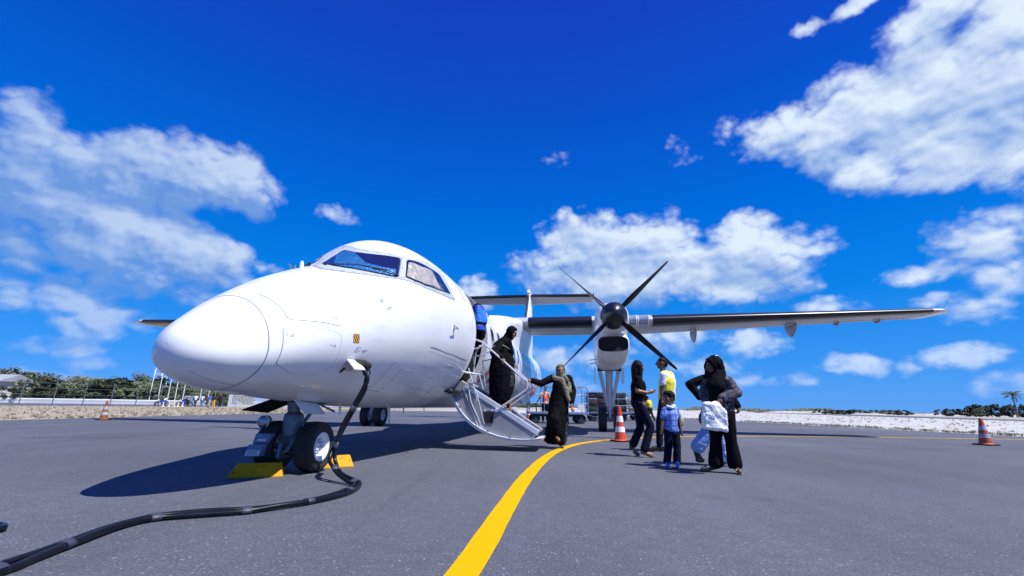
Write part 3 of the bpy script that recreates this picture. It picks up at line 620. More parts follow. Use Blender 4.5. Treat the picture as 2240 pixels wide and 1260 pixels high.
# --- livery: blue band, thin blue strokes, red and ochre fronds
BLUE = mat('pale_blue_livery_paint', (0.12, 0.33, 0.66), 0.25, coat=.5); NAVY = mat('navy_livery_paint', (0.03, 0.08, 0.28), 0.3, coat=.4)
RED = mat('red_livery_paint', (0.70, 0.05, 0.04), 0.3, coat=.4); OCH = mat('ochre_livery_paint', (0.35, 0.17, 0.03), 0.35)
patch('livery_band', [(s, SC*a) for s, a in ((11.2, 1.2), (14.2, 1.2), (14.4, .4), (15.6, 0.0), (17.0, -.45), (16.6, -1.1), (13.6, -1.0), (13.4, -.5), (12.0, 0.0), (11.3, .45))], .004, BLUE, fus, ds=.3)
def stroke(s0, a0, s1, a1, w, m, off=.006):
    q = [(s0, SC*a0), (s0*.6+s1*.4+w, SC*(a0*.6+a1*.4)), (s1, SC*a1), (s0*.5+s1*.5-w*.6, SC*(a0*.5+a1*.5))]
    patch('livery_stroke', q, off, m, fus, ds=.2)
rr = random.Random(3)
for i in range(15):
    s = 7.6+i*.66; a0 = .30-.02*i+rr.uniform(-.1, .1); stroke(s, a0, s+.75, a0-.42-rr.uniform(0, .2), .07, NAVY)
for i in range(5): stroke(14.6+i*.5, .1-i*.03, 15.6+i*.5, -.5-i*.05, .08, NAVY)
stroke(6.62, -.20, 5.62, -.74, .13, RED); stroke(6.5, -.24, 5.55, -.76, .22, OCH, .0045)
stroke(7.2, -.30, 6.15, -.80, .16, OCH); stroke(7.9, -.36, 6.95, -.84, .15, OCH); stroke(7.3, -.25, 6.4, -.60, .10, RED, .007)
stroke(11.5, -.55, 10.9, -.85, .12, OCH)
patch('door_placard', round_poly(P3([(3.93, 1.01, 2.70), (3.99, 1.10, 2.55), (3.97, 1.145, 2.43), (3.86, 1.09, 2.54)]), .01), .003, mat('tan_placard', (.52, .44, .33), .5), fus)
patch('door_placard', round_poly(P3([(3.94, 1.05, 2.63), (3.98, 1.10, 2.55), (3.96, 1.13, 2.47), (3.91, 1.08, 2.56)]), .008), .0045, WHITE2, fus)
# --- entrance: jambs, floor and walls of the vestibule
mb = MB()
ring = [(DS0, a) for a in np.linspace(DA0, DA1, 24)]+[(s, DA1) for s in np.linspace(DS0, DS1, 8)[1:]]+[(DS1, a) for a in np.linspace(DA1, DA0, 24)[1:]]+[(s, DA0) for s in np.linspace(DS1, DS0, 8)[1:-1]]
A0 = [FS(s, a, .012) for s, a in ring]; A1 = [FS(s, a, -.10) for s, a in ring]
n = len(ring); mb.add(A0+A1, [(i, (i+1) % n, n+(i+1) % n, n+i) for i in range(n)])
def off_ring(d): return [FS(s+(d if s > 4.86 else -d)*(1 if s in (DS0, DS1) else 0), a+(d/1.25 if a > DA1-.01 else (-d/1.25 if a < DA0+.01 else 0)), .012) for s, a in ring]
A2 = off_ring(.03); mb.add(A0+A2, [(i, (i+1) % n, n+(i+1) % n, n+i) for i in range(n)])
A3 = [p-Vector((.012, 0, 0)) for p in A2]
mb.add(A2+A3, [(i, (i+1) % n, n+(i+1) % n, n+i) for i in range(n)])
mb.build('door_frame', WHITE2, plane)
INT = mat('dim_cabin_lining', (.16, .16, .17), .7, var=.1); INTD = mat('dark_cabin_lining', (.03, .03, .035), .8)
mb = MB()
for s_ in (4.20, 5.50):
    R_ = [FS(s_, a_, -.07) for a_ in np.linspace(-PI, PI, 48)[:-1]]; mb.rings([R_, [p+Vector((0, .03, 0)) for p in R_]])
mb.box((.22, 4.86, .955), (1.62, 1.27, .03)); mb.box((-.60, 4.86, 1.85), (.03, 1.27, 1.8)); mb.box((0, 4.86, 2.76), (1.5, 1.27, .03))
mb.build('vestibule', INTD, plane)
mb = MB(); mb.box((1.0, 4.62, 1.66), (.10, .16, .34)); mb.tube([(1.06, 5.12, 1.30), (1.10, 5.12, 1.72), (1.16, 5.05, 1.78), (1.20, 4.9, 1.76)], .016, 8)
mb.build('vestibule_fitting', ALU, plane)
# --- airstair door hanging on its lower hinge
stair = empty('airstair'); 
STG = mat('grey_stair_panel', (.23, .245, .29), .45, var=.06, vscale=8)
arc = [(.86, .925), (.92, .80), (1.0, .68), (1.10, .56), (1.22, .46), (1.36, .37), (1.52, .295), (1.70, .24), (1.90, .205), (2.1, .195), (2.28, .205), (2.44, .225)]
top = [(2.38, .31), (1.95, .57), (1.5, .84), (1.02, 1.13), (.93, 1.15)]
mb = MB(); 
mb.prism([(x, z) for x, z in arc[:-1]]+top, 4.465, 4.49, 'y')
asd = mb.build('airstair', STG, plane, smooth=False); bpy.data.objects.remove(stair)
mb = MB(); mb.prism([(x, z) for x, z in arc[:-1]]+top, 5.17, 5.195, 'y'); mb.build('side_panel', STG, asd, smooth=False)
# outer skin of the door, with its rim
out = [(x-.02*(1 if i < 6 else .4), z-.045) for i, (x, z) in enumerate(arc)]
mb = MB(); mb.prism(arc+out[::-1], 4.40, 5.28, 'y'); mb.build('door_skin', WHITE, asd, angle=50, bevel=.006)
mb = MB()
mb.tube([(x+.004, 4.395, z-.012) for x, z in arc], .011, 8)
for i in (2, 4, 6, 8, 10):
    x, z = arc[i]; mb.box((x, 4.43, z+.022), (.035, .05, .03), 0); mb.tube([(x, 4.43, z+.02), (x+.02, 4.43, z+.055)], .010, 8)
mb.build('seal_rail', METAL, asd)
mb = MB()
for k in range(5):
    x = 1.08+.29*k; z = 1.13-.603*(x-1.02)-.06
    mb.box((x+.02, 4.83, z-.0125), (.24, .66, .025)); mb.box((x-.10, 4.83, z-.09), (.012, .66, .13))
mb.build('step', METALD, asd)['kind'] = 'stuff'
mb = MB(); mb.tube([(1.02, 4.478, 1.135), (2.38, 4.478, .318)], .014, 8); mb.tube([(1.02, 5.182, 1.135), (2.38, 5.182, .318)], .014, 8); mb.box((1.72, 4.458, .665), (1.5, .012, .05), 0, M=Matrix.Rotation(math.atan2(.818, 1.36), 3, 'Y')); mb.build('edge_trim', ALU, asd)
mb = MB(); mb.prism([(1.43, .62), (1.60, .63), (1.60, .44), (1.44, .43)], 4.452, 4.464, 'y'); mb.build('step_pocket', BLACK, asd, smooth=False)
mb = MB(); mb.prism([(1.44, .665), (1.60, .668), (1.60, .635), (1.44, .63)], 4.456, 4.462, 'y'); mb.build('placard', WHITE2, asd, smooth=False)
for k in range(2):
    mb = MB(); mb.box((1.52, 4.4545, .657-.014*k), (.11-.03*k, .002, .005)); mb.build('placard_text', MARK, asd, smooth=False)
def rail(s, m=ALU):
    mb = MB()
    mb.tube([(1.14, s-.02, 1.84), (1.24, s, 1.86), (1.36, s, 1.82), (1.62, s, 1.60), (2.11, s, 1.18), (2.17, s, 1.14), (2.185, s, 1.10), (2.18, s, 1.03), (2.15, s, .985), (2.05, s, .92), (1.66, s, .655)], .0165, 10)
    mb.tube([(1.13, s+.03, 1.36), (1.25, s, 1.02), (1.32, s-.01, .80)], .013, 8); mb.tube([(1.30, s-.01, .95), (1.45, s-.012, .42)], .010, 8)
    mb.tube([(1.16, s, 1.66), (1.42, s, 1.76)], .012, 8); mb.tube([(1.20, s+.08, 1.56), (1.44, s, 1.60)], .012, 8)
    mb.tube([(1.20, s+.08, 1.56), (1.27, s+.05, 1.10)], .009, 8)
    mb.lathe([(0, -.022), (.030, -.022), (.034, 0), (.030, .022), (0, .022)], c=(1.655, s-.002, .655), axis='y', n=16)
    mb.build('handrail', m, asd)
rail(4.44); rail(5.215)
mb = MB(); mb.tube([(1.13, 4.47, 1.10), (1.20, 4.44, .80), (1.42, 4.44, .36)], .011, 8); mb.tube([(1.05, 4.46, 1.02), (1.36, 4.44, .36)], .007, 8); mb.box((1.40, 4.44, .375), (.07, .04, .06)); mb.build('support_strut', ALU, asd)
mb = MB(); mb.box((.98, 4.62, .86), (.22, .30, .18)); mb.build('hinge_fairing', GREYP, asd, bevel=.01)
mb = MB(); mb.tube([(1.0, 4.33, 1.30), (1.18, 4.36, 1.265), (1.38, 4.42, 1.245)], [.012, .018, .004], 8); mb.build('door_bumper', WHITE2, plane)
# --- wing
def airfoil(y, side):
    """section at |y|: returns function k-> point; k from -1 (lower TE) via 0 (LE) to 1 (upper TE)"""
    ay = abs(y)
    if ay <= 5.2: sl, ch, zc = 10.6, 2.62, 3.295+.007*ay; th = .165
    else:
        t = (ay-5.2)/8.5; sl = 10.6+.56*t; ch = 2.62-1.36*t; zc = 3.331+.285*t; th = .165-.035*t
    def f(k, off=0.0):
        x = abs(k)**1.7; yt = 5*th*(.2969*math.sqrt(x)-.126*x-.3516*x*x+.2843*x**3-.1036*x**4)
        cam_ = .022*(1-(2*x-1)**2)
        zz = (yt if k > 0 else -yt*.92)+cam_*.8
        # outward push
        nx = -max(0, 1-x*9); nz = math.copysign(min(1, x*9+.1), k) if k else 0
        l = math.hypot(nx, nz) or 1
        return Vector((side*ay, sl+x*ch+off*nx/l, zc+zz*ch-.018*x*ch+off*nz/l))
    return f
KS = [k/14 for k in range(-14, 15)]
def wing_loft(ys, side, ks, off=0.0, cap=True):
    mb = MB(); rs = [[airfoil(y, side)(k, off) for k in ks] for y in ys]
    mb.rings(rs, cap, cap, closed=cap)
    if not cap: pass
    return mb
for side in (1, -1):
    ys = [.6, 1.2, 2, 3, 4, 5.2, 6.2, 7.2, 8.2, 9.2, 10.2, 11.2, 12.2, 13.0, 13.35]
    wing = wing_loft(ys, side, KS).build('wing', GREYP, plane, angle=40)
    # tip cap
    rs = []
    f0 = airfoil(13.35, side); c0 = f0(1); 
    for k_, (yy, sc) in enumerate(((13.35, 1), (13.52, .93), (13.64, .75), (13.72, .45), (13.74, .15))):
        ctr = Vector((side*13.35, 11.6, 3.60)); rs.append([Vector((side*yy, ctr.y+(f0(k).y-ctr.y)*(sc**.5)+.12*(1-sc), ctr.z+(f0(k).z-ctr.z)*sc)) for k in KS])
    MB().rings(rs).build('wing_tip', METAL, wing, angle=60)
    for a, b in ((1.45, 3.44), (5.26, 13.2)):
        nn = max(2, int((b-a)/.8)); wing_loft([a+(b-a)*i/nn for i in range(nn+1)], side, [k/50 for k in range(-16, 15)], .006).build('deicing_boot', BLACKR, wing, angle=60)
    # landing lamps behind clear lenses in the leading edge
    for a, b in ((4.50, 4.78), (4.84, 5.14)):
        wing_loft([a, b], side, [k/50 for k in range(-11, 11)], .008).build('landing_light_lens', mat('lamp_lens', (.30, .36, .46), .08, metal=.4, var=.25, vscale=6, spec=.8), wing, angle=60)
        mb = MB()
        for yy in (a, b): mb.tube([airfoil(yy, side)(k/50, .010) for k in range(-13, 13)], .012, 6)
        mb.build('lens_frame', WHITE2, wing)
    # control surface gaps and flap track fairings
    mb = MB()
    for xk in (-.83,):
        mb.tube([airfoil(y, side)(xk, .001) for y in (1.4, 3.4)], .007, 5); mb.tube([airfoil(y, side)(xk, .001) for y in (4.5, 13.0)], .007, 5)
    mb.build('flap_gap', SEAM, wing)
    for yy, ln, hg in ((6.85, .66, .40), (9.85, .64, .38), (11.15, .25, .10), (12.3, .25, .09)):
        f = airfoil(yy, side); b0 = f(-.84); rs = []
        for i in range(13):
            t = i/12; rr_ = math.sin(PI*t)**.6 if 0 < t < 1 else .02
            cs = Vector((side*yy, b0.y-ln*.55+t*ln*1.5, b0.z-.02-hg*.48*math.sin(PI*min(1, t*1.05))**.8*1.0))
            rs.append([cs+Vector((math.cos(q*PI/6)*.055*rr_, 0, math.sin(q*PI/6)*hg*.5*rr_)) for q in range(12)])
        MB().rings(rs).build('flap_track_fairing', GREYP, wing, angle=60)
# wing root fairing on the fuselage crown
rs = []
for i in range(25):
    t = i/24; s = 8.7+t*6.4; e = math.sin(PI*t)**.5 if 0 < t < 1 else 0.0
    L1 = (.62+.74*e, 3.02+.46*e)
    prof = [(0, L1[1]), (.35*L1[0], L1[1]), (.7*L1[0], L1[1]-.012), (.92*L1[0], L1[1]-.07), (L1[0], L1[1]-.18), (.70+.63*e, 3.02+.02*e), (.80+.44*e, 2.78), (.90+.29*e, 2.52), (.95+.19*e, 2.25)]
    C = catmull([(x, s, z) for x, z in prof], 4)
    rs.append([Vector((p.x, p.y, p.z)) for p in C]+[Vector((-p.x, p.y, p.z)) for p in C[::-1]])
MB().rings(rs).build('wing_root_fairing', WHITE, plane, angle=60)
# --- nacelle
def sup(cx, s, zt, zb, w, e, n=36):
    return [Vector((cx+w*math.copysign(abs(math.cos(q*2*PI/n))**(2/e), math.cos(q*2*PI/n)), s, (zt+zb)/2+(zt-zb)/2*math.copysign(abs(math.sin(q*2*PI/n))**(2/e), math.sin(q*2*PI/n)))) for q in range(n)]
SPIN = mat('dark_spinner_paint', (.008, .009, .020), .34, coat=.0, var=.2, vscale=5)
BLADE = mat('dark_propeller_paint', (.007, .0075, .013), .5, spec=.25, var=.2, vscale=8)
for side in (1, -1):
    cx = 3.94*side
    mb = MB(); mb.rings([sup(cx, 8.40, 3.31, 2.67, .32, 2), sup(cx, 8.42, 3.345, 2.63, .355, 2), sup(cx, 8.55, 3.41, 2.60, .40, 2.2), sup(cx, 8.8, 3.46, 2.60, .43, 2.5), sup(cx, 9.2, 3.50, 2.60, .455, 2.8), sup(cx, 10.2, 3.55, 2.2, .47, 3), sup(cx, 12.0, 3.56, 2.3, .46, 3), sup(cx, 13.6, 3.42, 2.5, .40, 2.6), sup(cx, 15.2, 3.2, 2.8, .2, 2.2)])
    nac = mb.build('engine_nacelle', WHITE, plane, angle=50)
    MB().rings([sup(cx, 8.94, 2.54, 2.19, .372, 3.4), sup(cx, 9.5, 2.52, 2.21, .35, 3.4)]).build('intake_black_plug', BLACK, nac)  # solid black plug added to stand for the dark inside the mouth
    # chin: air intake and wheel bay fairing
    mb = MB()
    lipo = [(8.93, 2.545, 2.185, .375, 3.4), (8.90, 2.565, 2.165, .395, 3.4), (8.93, 2.59, 2.14, .415, 3.2), (9.05, 2.66, 2.07, .435, 3.2), (9.35, 2.8, 1.93, .445, 3.2), (9.8, 2.9, 1.845, .455, 3.4), (10.8, 3.0, 1.83, .46, 3.6), (11.05, 3.0, 1.83, .46, 3.6), (11.05, 3.0, 2.12, .40, 3.6)]
    mb.rings([sup(cx, 9.5, 2.50, 2.23, .33, 3)]+[sup(cx, *a) for a in lipo], False, True)
    mb.build('intake_cowling', WHITE, nac, angle=50)
    mb = MB(); mb.rings([sup(cx, 11.0, 3.0, 2.3, .44, 3.6), sup(cx, 12.4, 3.0, 2.2, .44, 3.6), sup(cx, 13.8, 2.95, 2.15, .38, 3), sup(cx, 15.0, 2.9, 2.45, .2, 2.4)]); mb.build('aft_cowling', WHITE, nac, angle=50)
    mb = MB(); mb.rings([sup(cx, 9.02, 2.54, 2.19, .37, 3.4), sup(cx, 9.45, 2.50, 2.23, .33, 3)], False, True); mb.build('intake_duct', BLACK, nac)
    mb = MB(); mb.rings([sup(cx, 8.895, 2.57, 2.16, .397, 3.4), sup(cx, 8.885, 2.565, 2.165, .39, 3.4), sup(cx, 8.90, 2.535, 2.195, .365, 3.4), sup(cx, 8.96, 2.53, 2.20, .36, 3.4)], False, False); mb.build('intake_lip', BLACKR, nac)
    mb = MB(); mb.box((cx, 11.10, 1.90), (.72, .12, .16)); mb.build('wheel_bay', BLACK, nac)
    for (dx, z) in ((.47, 2.02), (.44, 1.90), (-.49, 2.05), (-.47, 1.95)):
        mb = MB(); mb.tube([(cx+dx*.9, 9.8, z), (cx+dx*1.28, 9.8, z-.03)], .010, 6); mb.build('drain_pipe', METALD, nac)
    # propeller
    mb = MB(); mb.lathe([(.335, 8.385), (.34, 8.30), (.335, 8.15), (.30, 7.99), (.235, 7.86), (.14, 7.76), (.05, 7.71), (.004, 7.70)], c=(cx, 0, 3.0), axis='y', n=40)
    prop = mb.build('propeller', SPIN, plane, angle=60)
    for ang in (44.5, 136.5, 225.0, 316.5):
        A = math.radians(ang); rad = Vector((math.cos(A), 0, math.sin(A))); tan = Vector((-math.sin(A), 0, math.cos(A))); ax = Vector((0, 1, 0)); rs = []
        for r_, ch, th, be in ((.26, .11, .10, 50), (.36, .15, .075, 55), (.5, .23, .05, 60), (.75, .28, .036, 67), (1.1, .275, .026, 73), (1.5, .24, .018, 78), (1.8, .21, .012, 80), (1.93, .16, .010, 80), (1.985, .06, .006, 80)):
            b = math.radians(be); cdv = tan*math.cos(b)*(-1)+ax*math.sin(b); nv = rad.cross(cdv).normalized(); c = Vector((cx, 8.16, 3.0))+rad*r_
            rs.append([c+cdv*(ch/2*math.cos(q*PI/8))+nv*(th/2*math.sin(q*PI/8)) for q in range(16)])
        bl = MB().rings(rs).build('blade', BLADE, prop, angle=60)
        c = Vector((cx, 8.14, 3.0))+rad*.335; MB().lathe([(0, -.012), (.022, -.012), (.022, .012), (0, .012)], c=c+tan*.05, axis='y', n=10).build('root_bolt', mat('brass_bolt', (.55, .45, .22), .4, metal=.5), bl)
    # main landing gear
    gear = MB()
    gear.tube([(cx, 11.35, 1.95), (cx, 11.6, 1.0), (cx, 11.68, .62)], [.115, .10, .09], 12)
    gear.tube([(cx-.30, 11.25, 1.90), (cx-.07, 11.60, .78)], .058, 10); gear.tube([(cx+.30, 11.25, 1.90), (cx+.07, 11.60, .78)], .058, 10)
    gear.tube([(cx-.27, 11.30, 1.88), (cx+.27, 11.30, 1.88)], .05, 10)
    gear.tube([(cx, 11.66, .68), (cx, 11.74, .37)], [.075, .06], 12); gear.tube([(cx-.22, 11.75, .37), (cx+.22, 11.75, .37)], .055, 12)
    gear.tube([(cx, 11.55, .60), (cx, 11.50, .42), (cx, 11.70, .30)], .03, 8)
    gr = gear.build('main_landing_gear', mat('pale_grey_gear_paint', (.55, .58, .64), .4, metal=.1, var=.06, vscale=12), plane)
    for dy in (-.235, .235):
        P = [(.17, -.10), (.30, -.125), (.345, -.115), (.365, -.07), (.367, 0), (.365, .07), (.345, .115), (.30, .125), (.17, .10)]
        MB().lathe(P, c=(cx+dy, 11.75, .365), axis='x', n=40, cap=False).build('tyre', TYRE, gr)
        MB().lathe([(0, -.05), (.05, -.09), (.06, -.05), (.14, -.06), (.16, -.10), (.182, -.105), (.182, .105), (.16, .10), (.14, .06), (.06, .05), (.05, .09), (0, .05)], c=(cx+dy, 11.75, .365), axis='x', n=28, cap=False).build('wheel_hub', HUBW, gr)
    for dx in (.44, -.44):
        mb = MB(); mb.prism([(11.1, 1.93), (12.3, 1.95), (12.2, 1.52), (11.35, 1.45)], cx+dx-.012, cx+dx+.012, 'x'); mb.build('gear_door', WHITE2, gr, smooth=False)
# --- tail
mb = MB(); rs = []
for z, s0, s1, th in ((3.15, 18.2, 24.9, .16), (3.6, 19.6, 24.9, .20), (4.2, 20.6, 24.85, .21), (5.6, 21.75, 24.7, .19), (7.25, 23.05, 24.5, .16), (7.42, 23.4, 24.4, .08)):
    rs.append([Vector((th*math.sin(2*PI*q/24)*(1 if True else 0), s0+(s1-s0)*(.5-.5*math.cos(2*PI*q/24))**.9, z)) for q in range(24)])
fin = MB().rings(rs).build('tail_fin', WHITE, plane, angle=50)
rs = []
for z, s0, th in ((4.2, 20.6, .03), (5.6, 21.75, .03), (7.2, 23.0, .03)):
    w_ = .12; rs.append([Vector((math.sin(q*PI/8)*(w_*.55), s0+.07-math.cos(q*PI/8)*0.10, z)) for q in range(-5, 6)])
MB().rings(rs, True, True).build('deicing_boot', BLACKR, fin)
MB().tube([(0, 22.9, 7.30), (0, 23.05, 7.44), (0, 24.5, 7.46), (0, 24.9, 7.42)], [.05, .11, .12, .04], 12).build('tail_bullet', WHITE, fin)
for side in (1, -1):
    rs = []
    for y, s0, ch in ((0, 23.15, 1.55), (3.7, 23.35, 1.15), (3.85, 23.5, .95)):
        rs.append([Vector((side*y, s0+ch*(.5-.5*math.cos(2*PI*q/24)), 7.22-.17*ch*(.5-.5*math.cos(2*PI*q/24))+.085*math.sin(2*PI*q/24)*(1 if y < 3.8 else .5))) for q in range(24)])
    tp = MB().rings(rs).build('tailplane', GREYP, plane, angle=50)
    rs = []
    for y, s0, ch in ((.15, 23.16, 1.5), (3.72, 23.35, 1.15)):
        rs.append([Vector((side*y, s0+.0+ch*.085*(1-math.cos(q*PI/10))-.012, 7.21+.068*math.sin(q*PI/10)*1.35)) for q in range(-10, 11)])
    MB().rings(rs).build('deicing_boot', BLACKR, tp)
    MB().box((side*3.86, 23.55, 7.2), (.06, .75, .18)).build('mass_balance_horn', BLACKR, tp, bevel=.02)
    MB().tube([(side*.2, 24.2, 6.98), (side*3.7, 24.12, 7.03)], .012, 6).build('elevator_gap', WHITE2, tp)
# --- nose gear
NG = 1.41
GP = mat('weathered_gear_paint', (.17, .19, .25), .45, metal=.15, var=.2, vscale=20)
mb = MB()
mb.tube([(-.08, NG, .95), (-.08, NG+.01, .62)], .055, 14); mb.tube([(-.14, NG-.05, .85), (-.12, NG, .60)], .03, 8)
mb.lathe([(.0, .37), (.098, .37), (.105, .40), (.105, .57), (.095, .60), (.06, .63), (0, .63)], c=(-.09, NG+.02, 0), n=24)
mb.tube([(-.08, NG+.02, .40), (-.08, NG+.03, .25)], .05, 14); mb.tube([(-.30, NG+.03, .255), (.22, NG+.03, .255)], .032, 12)
mb.tube([(.03, NG+.05, .50), (.07, NG+.05, .49)], .018, 8); mb.tube([(-.02, NG+.10, .5), (.0, NG+.35, .74)], .022, 8)
mb.tube([(-.10, NG-.13, .30), (-.10, NG-.16, .17), (-.08, NG-.02, .15)], .025, 8); mb.tube([(.02, NG-.05, .36), (-.01, NG-.16, .22), (0, NG-.02, .20)], .022, 8)
ng = mb.build('nose_landing_gear', GP, plane, angle=45)
mb = MB(); mb.prism([(-.33, .40), (-.16, .40), (-.18, .305), (-.36, .295)], NG-.24, NG-.16, 'y'); mb.prism([(-.36, .29), (-.19, .30), (-.21, .175), (-.40, .165)], NG-.29, NG-.17, 'y'); mb.build('steering_unit', mat('blue_grey_unit_paint', (.15, .20, .34), .4, var=.1, vscale=20), ng, bevel=.006)
mb = MB(); mb.prism([(-.372, .235), (-.215, .24), (-.225, .185), (-.39, .180)], NG-.294, NG-.2915, 'y'); mb.build('data_plate', WHITE2, ng, smooth=False)
mb = MB()
for k in range(3): mb.box((-.30-.004*k, NG-.2955, .226-.014*k), (.12, .002, .005))
mb.build('data_plate_text', MARK, ng, smooth=False)
mb = MB(); mb.prism([(-.30, .345), (-.20, .345), (-.205, .325), (-.31, .325)], NG-.244, NG-.2415, 'y'); mb.build('data_plate', WHITE2, ng, smooth=False)
mb = MB(); mb.lathe([(0, .10), (.04, .09), (.065, .05), (.072, 0), (.072, -.015), (.064, -.015)], c=(-.345, NG-.12, .515), axis='y', n=28, cap=False); mb.tube([(-.345, NG-.05, .50), (-.22, NG, .50)], .012, 8); mb.tube([(-.345, NG-.06, .46), (-.28, NG-.08, .36)], .014, 8); lamp = mb.build('taxi_light', METAL, ng)
MB().lathe([(.0, -.022), (.03, -.020), (.055, -.014), (.066, -.006), (.066, .0), (0, .0)], c=(-.345, NG-.12, .515), axis='y', n=28, cap=False).build('lamp_glass', mat('lamp_glass', (.30, .32, .36), .05, metal=.7, spec=.8), ng)
for dy in (-.19, .27):
    c = (-.08+dy, NG+.03, .262)
    P = [(.148, -.088), (.20, -.105), (.235, -.102), (.256, -.075), (.262, -.04), (.2625, 0), (.262, .04), (.256, .075), (.235, .102), (.20, .105), (.148, .088)]
    MB().lathe(P, c=c, axis='x', n=56, cap=False).build('tyre', TYRE, ng, angle=50)
    mb = MB()
    for q in (-.05, -.017, .017, .05): mb.lathe([(.2632, q-.0035), (.2640, q), (.2632, q+.0035)], c=c, axis='x', n=56, cap=False)
    mb.build('tread_groove', BLACK, ng)
    sg = 1 if dy > 0 else -1
    MB().lathe([(0, .035*sg), (.035, .045*sg), (.045, .03*sg), (.075, .02*sg), (.095, .035*sg), (.105, .075*sg), (.140, .098*sg), (.152, .094*sg), (.152, -.05*sg)], c=c, axis='x', n=36, cap=False).build('wheel_hub', HUBW, ng)
    mb = MB()
    for k in range(9):
        a = k*2*PI/9; mb.lathe([(0, .022*sg), (.011, .030*sg), (.011, .036*sg), (0, .037*sg)], c=(c[0], c[1]+.068*math.cos(a), c[2]+.068*math.sin(a)), axis='x', n=8)
    mb.build('wheel_hole', SEAM, ng)
    mb = MB()
    for k in range(9):
        a = (k+.5)*2*PI/9; mb.tube([(c[0]+.034*sg, c[1]+.045*math.cos(a), c[2]+.045*math.sin(a)), (c[0]+.040*sg, c[1]+.092*math.cos(a), c[2]+.092*math.sin(a))], .006, 6)
    mb.build('hub_rib', HUBW, ng)
# bay and doors
mb = MB(); b0 = FS0(1.1, -PI/2); P = [(1.12, -PI/2-.34), (1.12, -PI/2+.14), (1.72, -PI/2+.14), (1.72, -PI/2-.34)]
patch('wheel_bay', [(s, a*SC) for s, a in P], .003, BLACK, fus)
def door_panel(quad, m):
    n = (Vector(quad[1])-Vector(quad[0])).cross(Vector(quad[3])-Vector(quad[0])).normalized()*.012
    mb = MB(); Q = [Vector(q) for q in quad]; mb.rings([Q, [q+n for q in Q]]); return mb.build('gear_door', m, plane, smooth=False)
d1 = door_panel([(.1, 1.10, .765), (.1, 1.53, .735), (.2, 1.58, .606), (.2, 1.18, .616)], WHITE2)
n0 = Vector((.16, .02, .14)).normalized()
door_panel([(-.28, 1.30, .755), (-.28, 1.72, .735), (-.5, 1.54, .602), (-.5, 1.12, .633)], BLACK)
MB().tube([(.1, 1.55, .72), (.30, 1.6, .63)], .012, 8).build('door_rod', METALD, plane)
# ground power inlet hatch and plug housing
mb = MB(); a = FS(*SA(1.10, .74, 1.17), 0); nn = (FS(*SA(1.10, .74, 1.17), .02)-a).normalized()
hat = [FS(*SA(.98, .72, 1.155), .0)+nn*.01, FS(*SA(1.16, .76, 1.155), 0)+nn*.01, FS(*SA(1.16, .76, 1.155), 0)+nn*.12+Vector((0, 0, -.045)), FS(*SA(.98, .72, 1.155), 0)+nn*.12+Vector((0, 0, -.045))]
mb.rings([hat, [p+Vector((0, 0, .012)) for p in hat]]); mb.build('power_hatch', WHITE2, plane, smooth=False)
patch('power_socket', round_poly(P3([(.98, .71, 1.14), (1.17, .75, 1.14), (1.17, .70, 1.04), (.98, .66, 1.04)]), .015), .003, GREYP, fus)
patch('power_socket', round_poly(P3([(1.01, .685, 1.075), (1.05, .695, 1.08), (1.04, .66, 1.02), (1.0, .65, 1.015)]), .008), .005, BLACK, fus)
# ------------------------------------------------------------------ people
def acw(y, s, z): return plane.matrix_basis @ Vector((y, s, z))
plane_m = Matrix.Translation(plane.location) @ Matrix.Rotation(-0.1544, 4, 'Z')
def acw(y, s, z): return plane_m @ Vector((y, s, z))
def prim(mb, p):
    k = p[0]
    if k == 'c':
        _, a, ra, b, rb = p; a = Vector(a); b = Vector(b); d = b-a; L_ = d.length
        if L_ < 1e-5: return
        t = d/L_; u = t.orthogonal().normalized(); v = t.cross(u); rs = []; n = 14
        for q in range(1, 6):
            an = -PI/2+q*PI/2/5; rs.append((a+t*ra*math.sin(an), ra*math.cos(an)))
        for q in range(0, 5):
            an = q*PI/2/5; rs.append((b+t*rb*math.sin(an), rb*math.cos(an)))
        mb.rings([[c+(u*math.cos(2*PI*j/n)+v*math.sin(2*PI*j/n))*r for j in range(n)] for c, r in rs])
    elif k == 'e':
        _, c, r = p[:3]; M = p[3] if len(p) > 3 else Matrix.Identity(3); c = Vector(c); n = 18; rs = []
        for q in range(1, 12):
            an = -PI/2+q*PI/12; rs.append([c+M @ Vector((r[0]*math.cos(an)*math.cos(2*PI*j/n), r[1]*math.cos(an)*math.sin(2*PI*j/n), r[2]*math.sin(an))) for j in range(n)])
        mb.rings(rs)
    elif k == 'l':   # loft: list of (cx,cy,z,rx,ry), folds amplitude, count
        _, R, amp, cnt = p; n = 48; rs = []
        for i, (cx, cy, z, rx, ry) in enumerate(R):
            f = i/max(1, len(R)-1); ring = []
            for j in range(n):
                a = 2*PI*j/n; w = 1+amp*f*(math.sin(a*cnt+f*2.0)+.5*math.sin(a*(cnt*1.7//1)+1.3))
                ring.append((cx+rx*w*math.cos(a), cy+ry*w*math.sin(a), z))
            rs.append(ring)
        mb.rings(rs)
    elif k == 'p':   # free prism rings
        mb.rings(p[1])
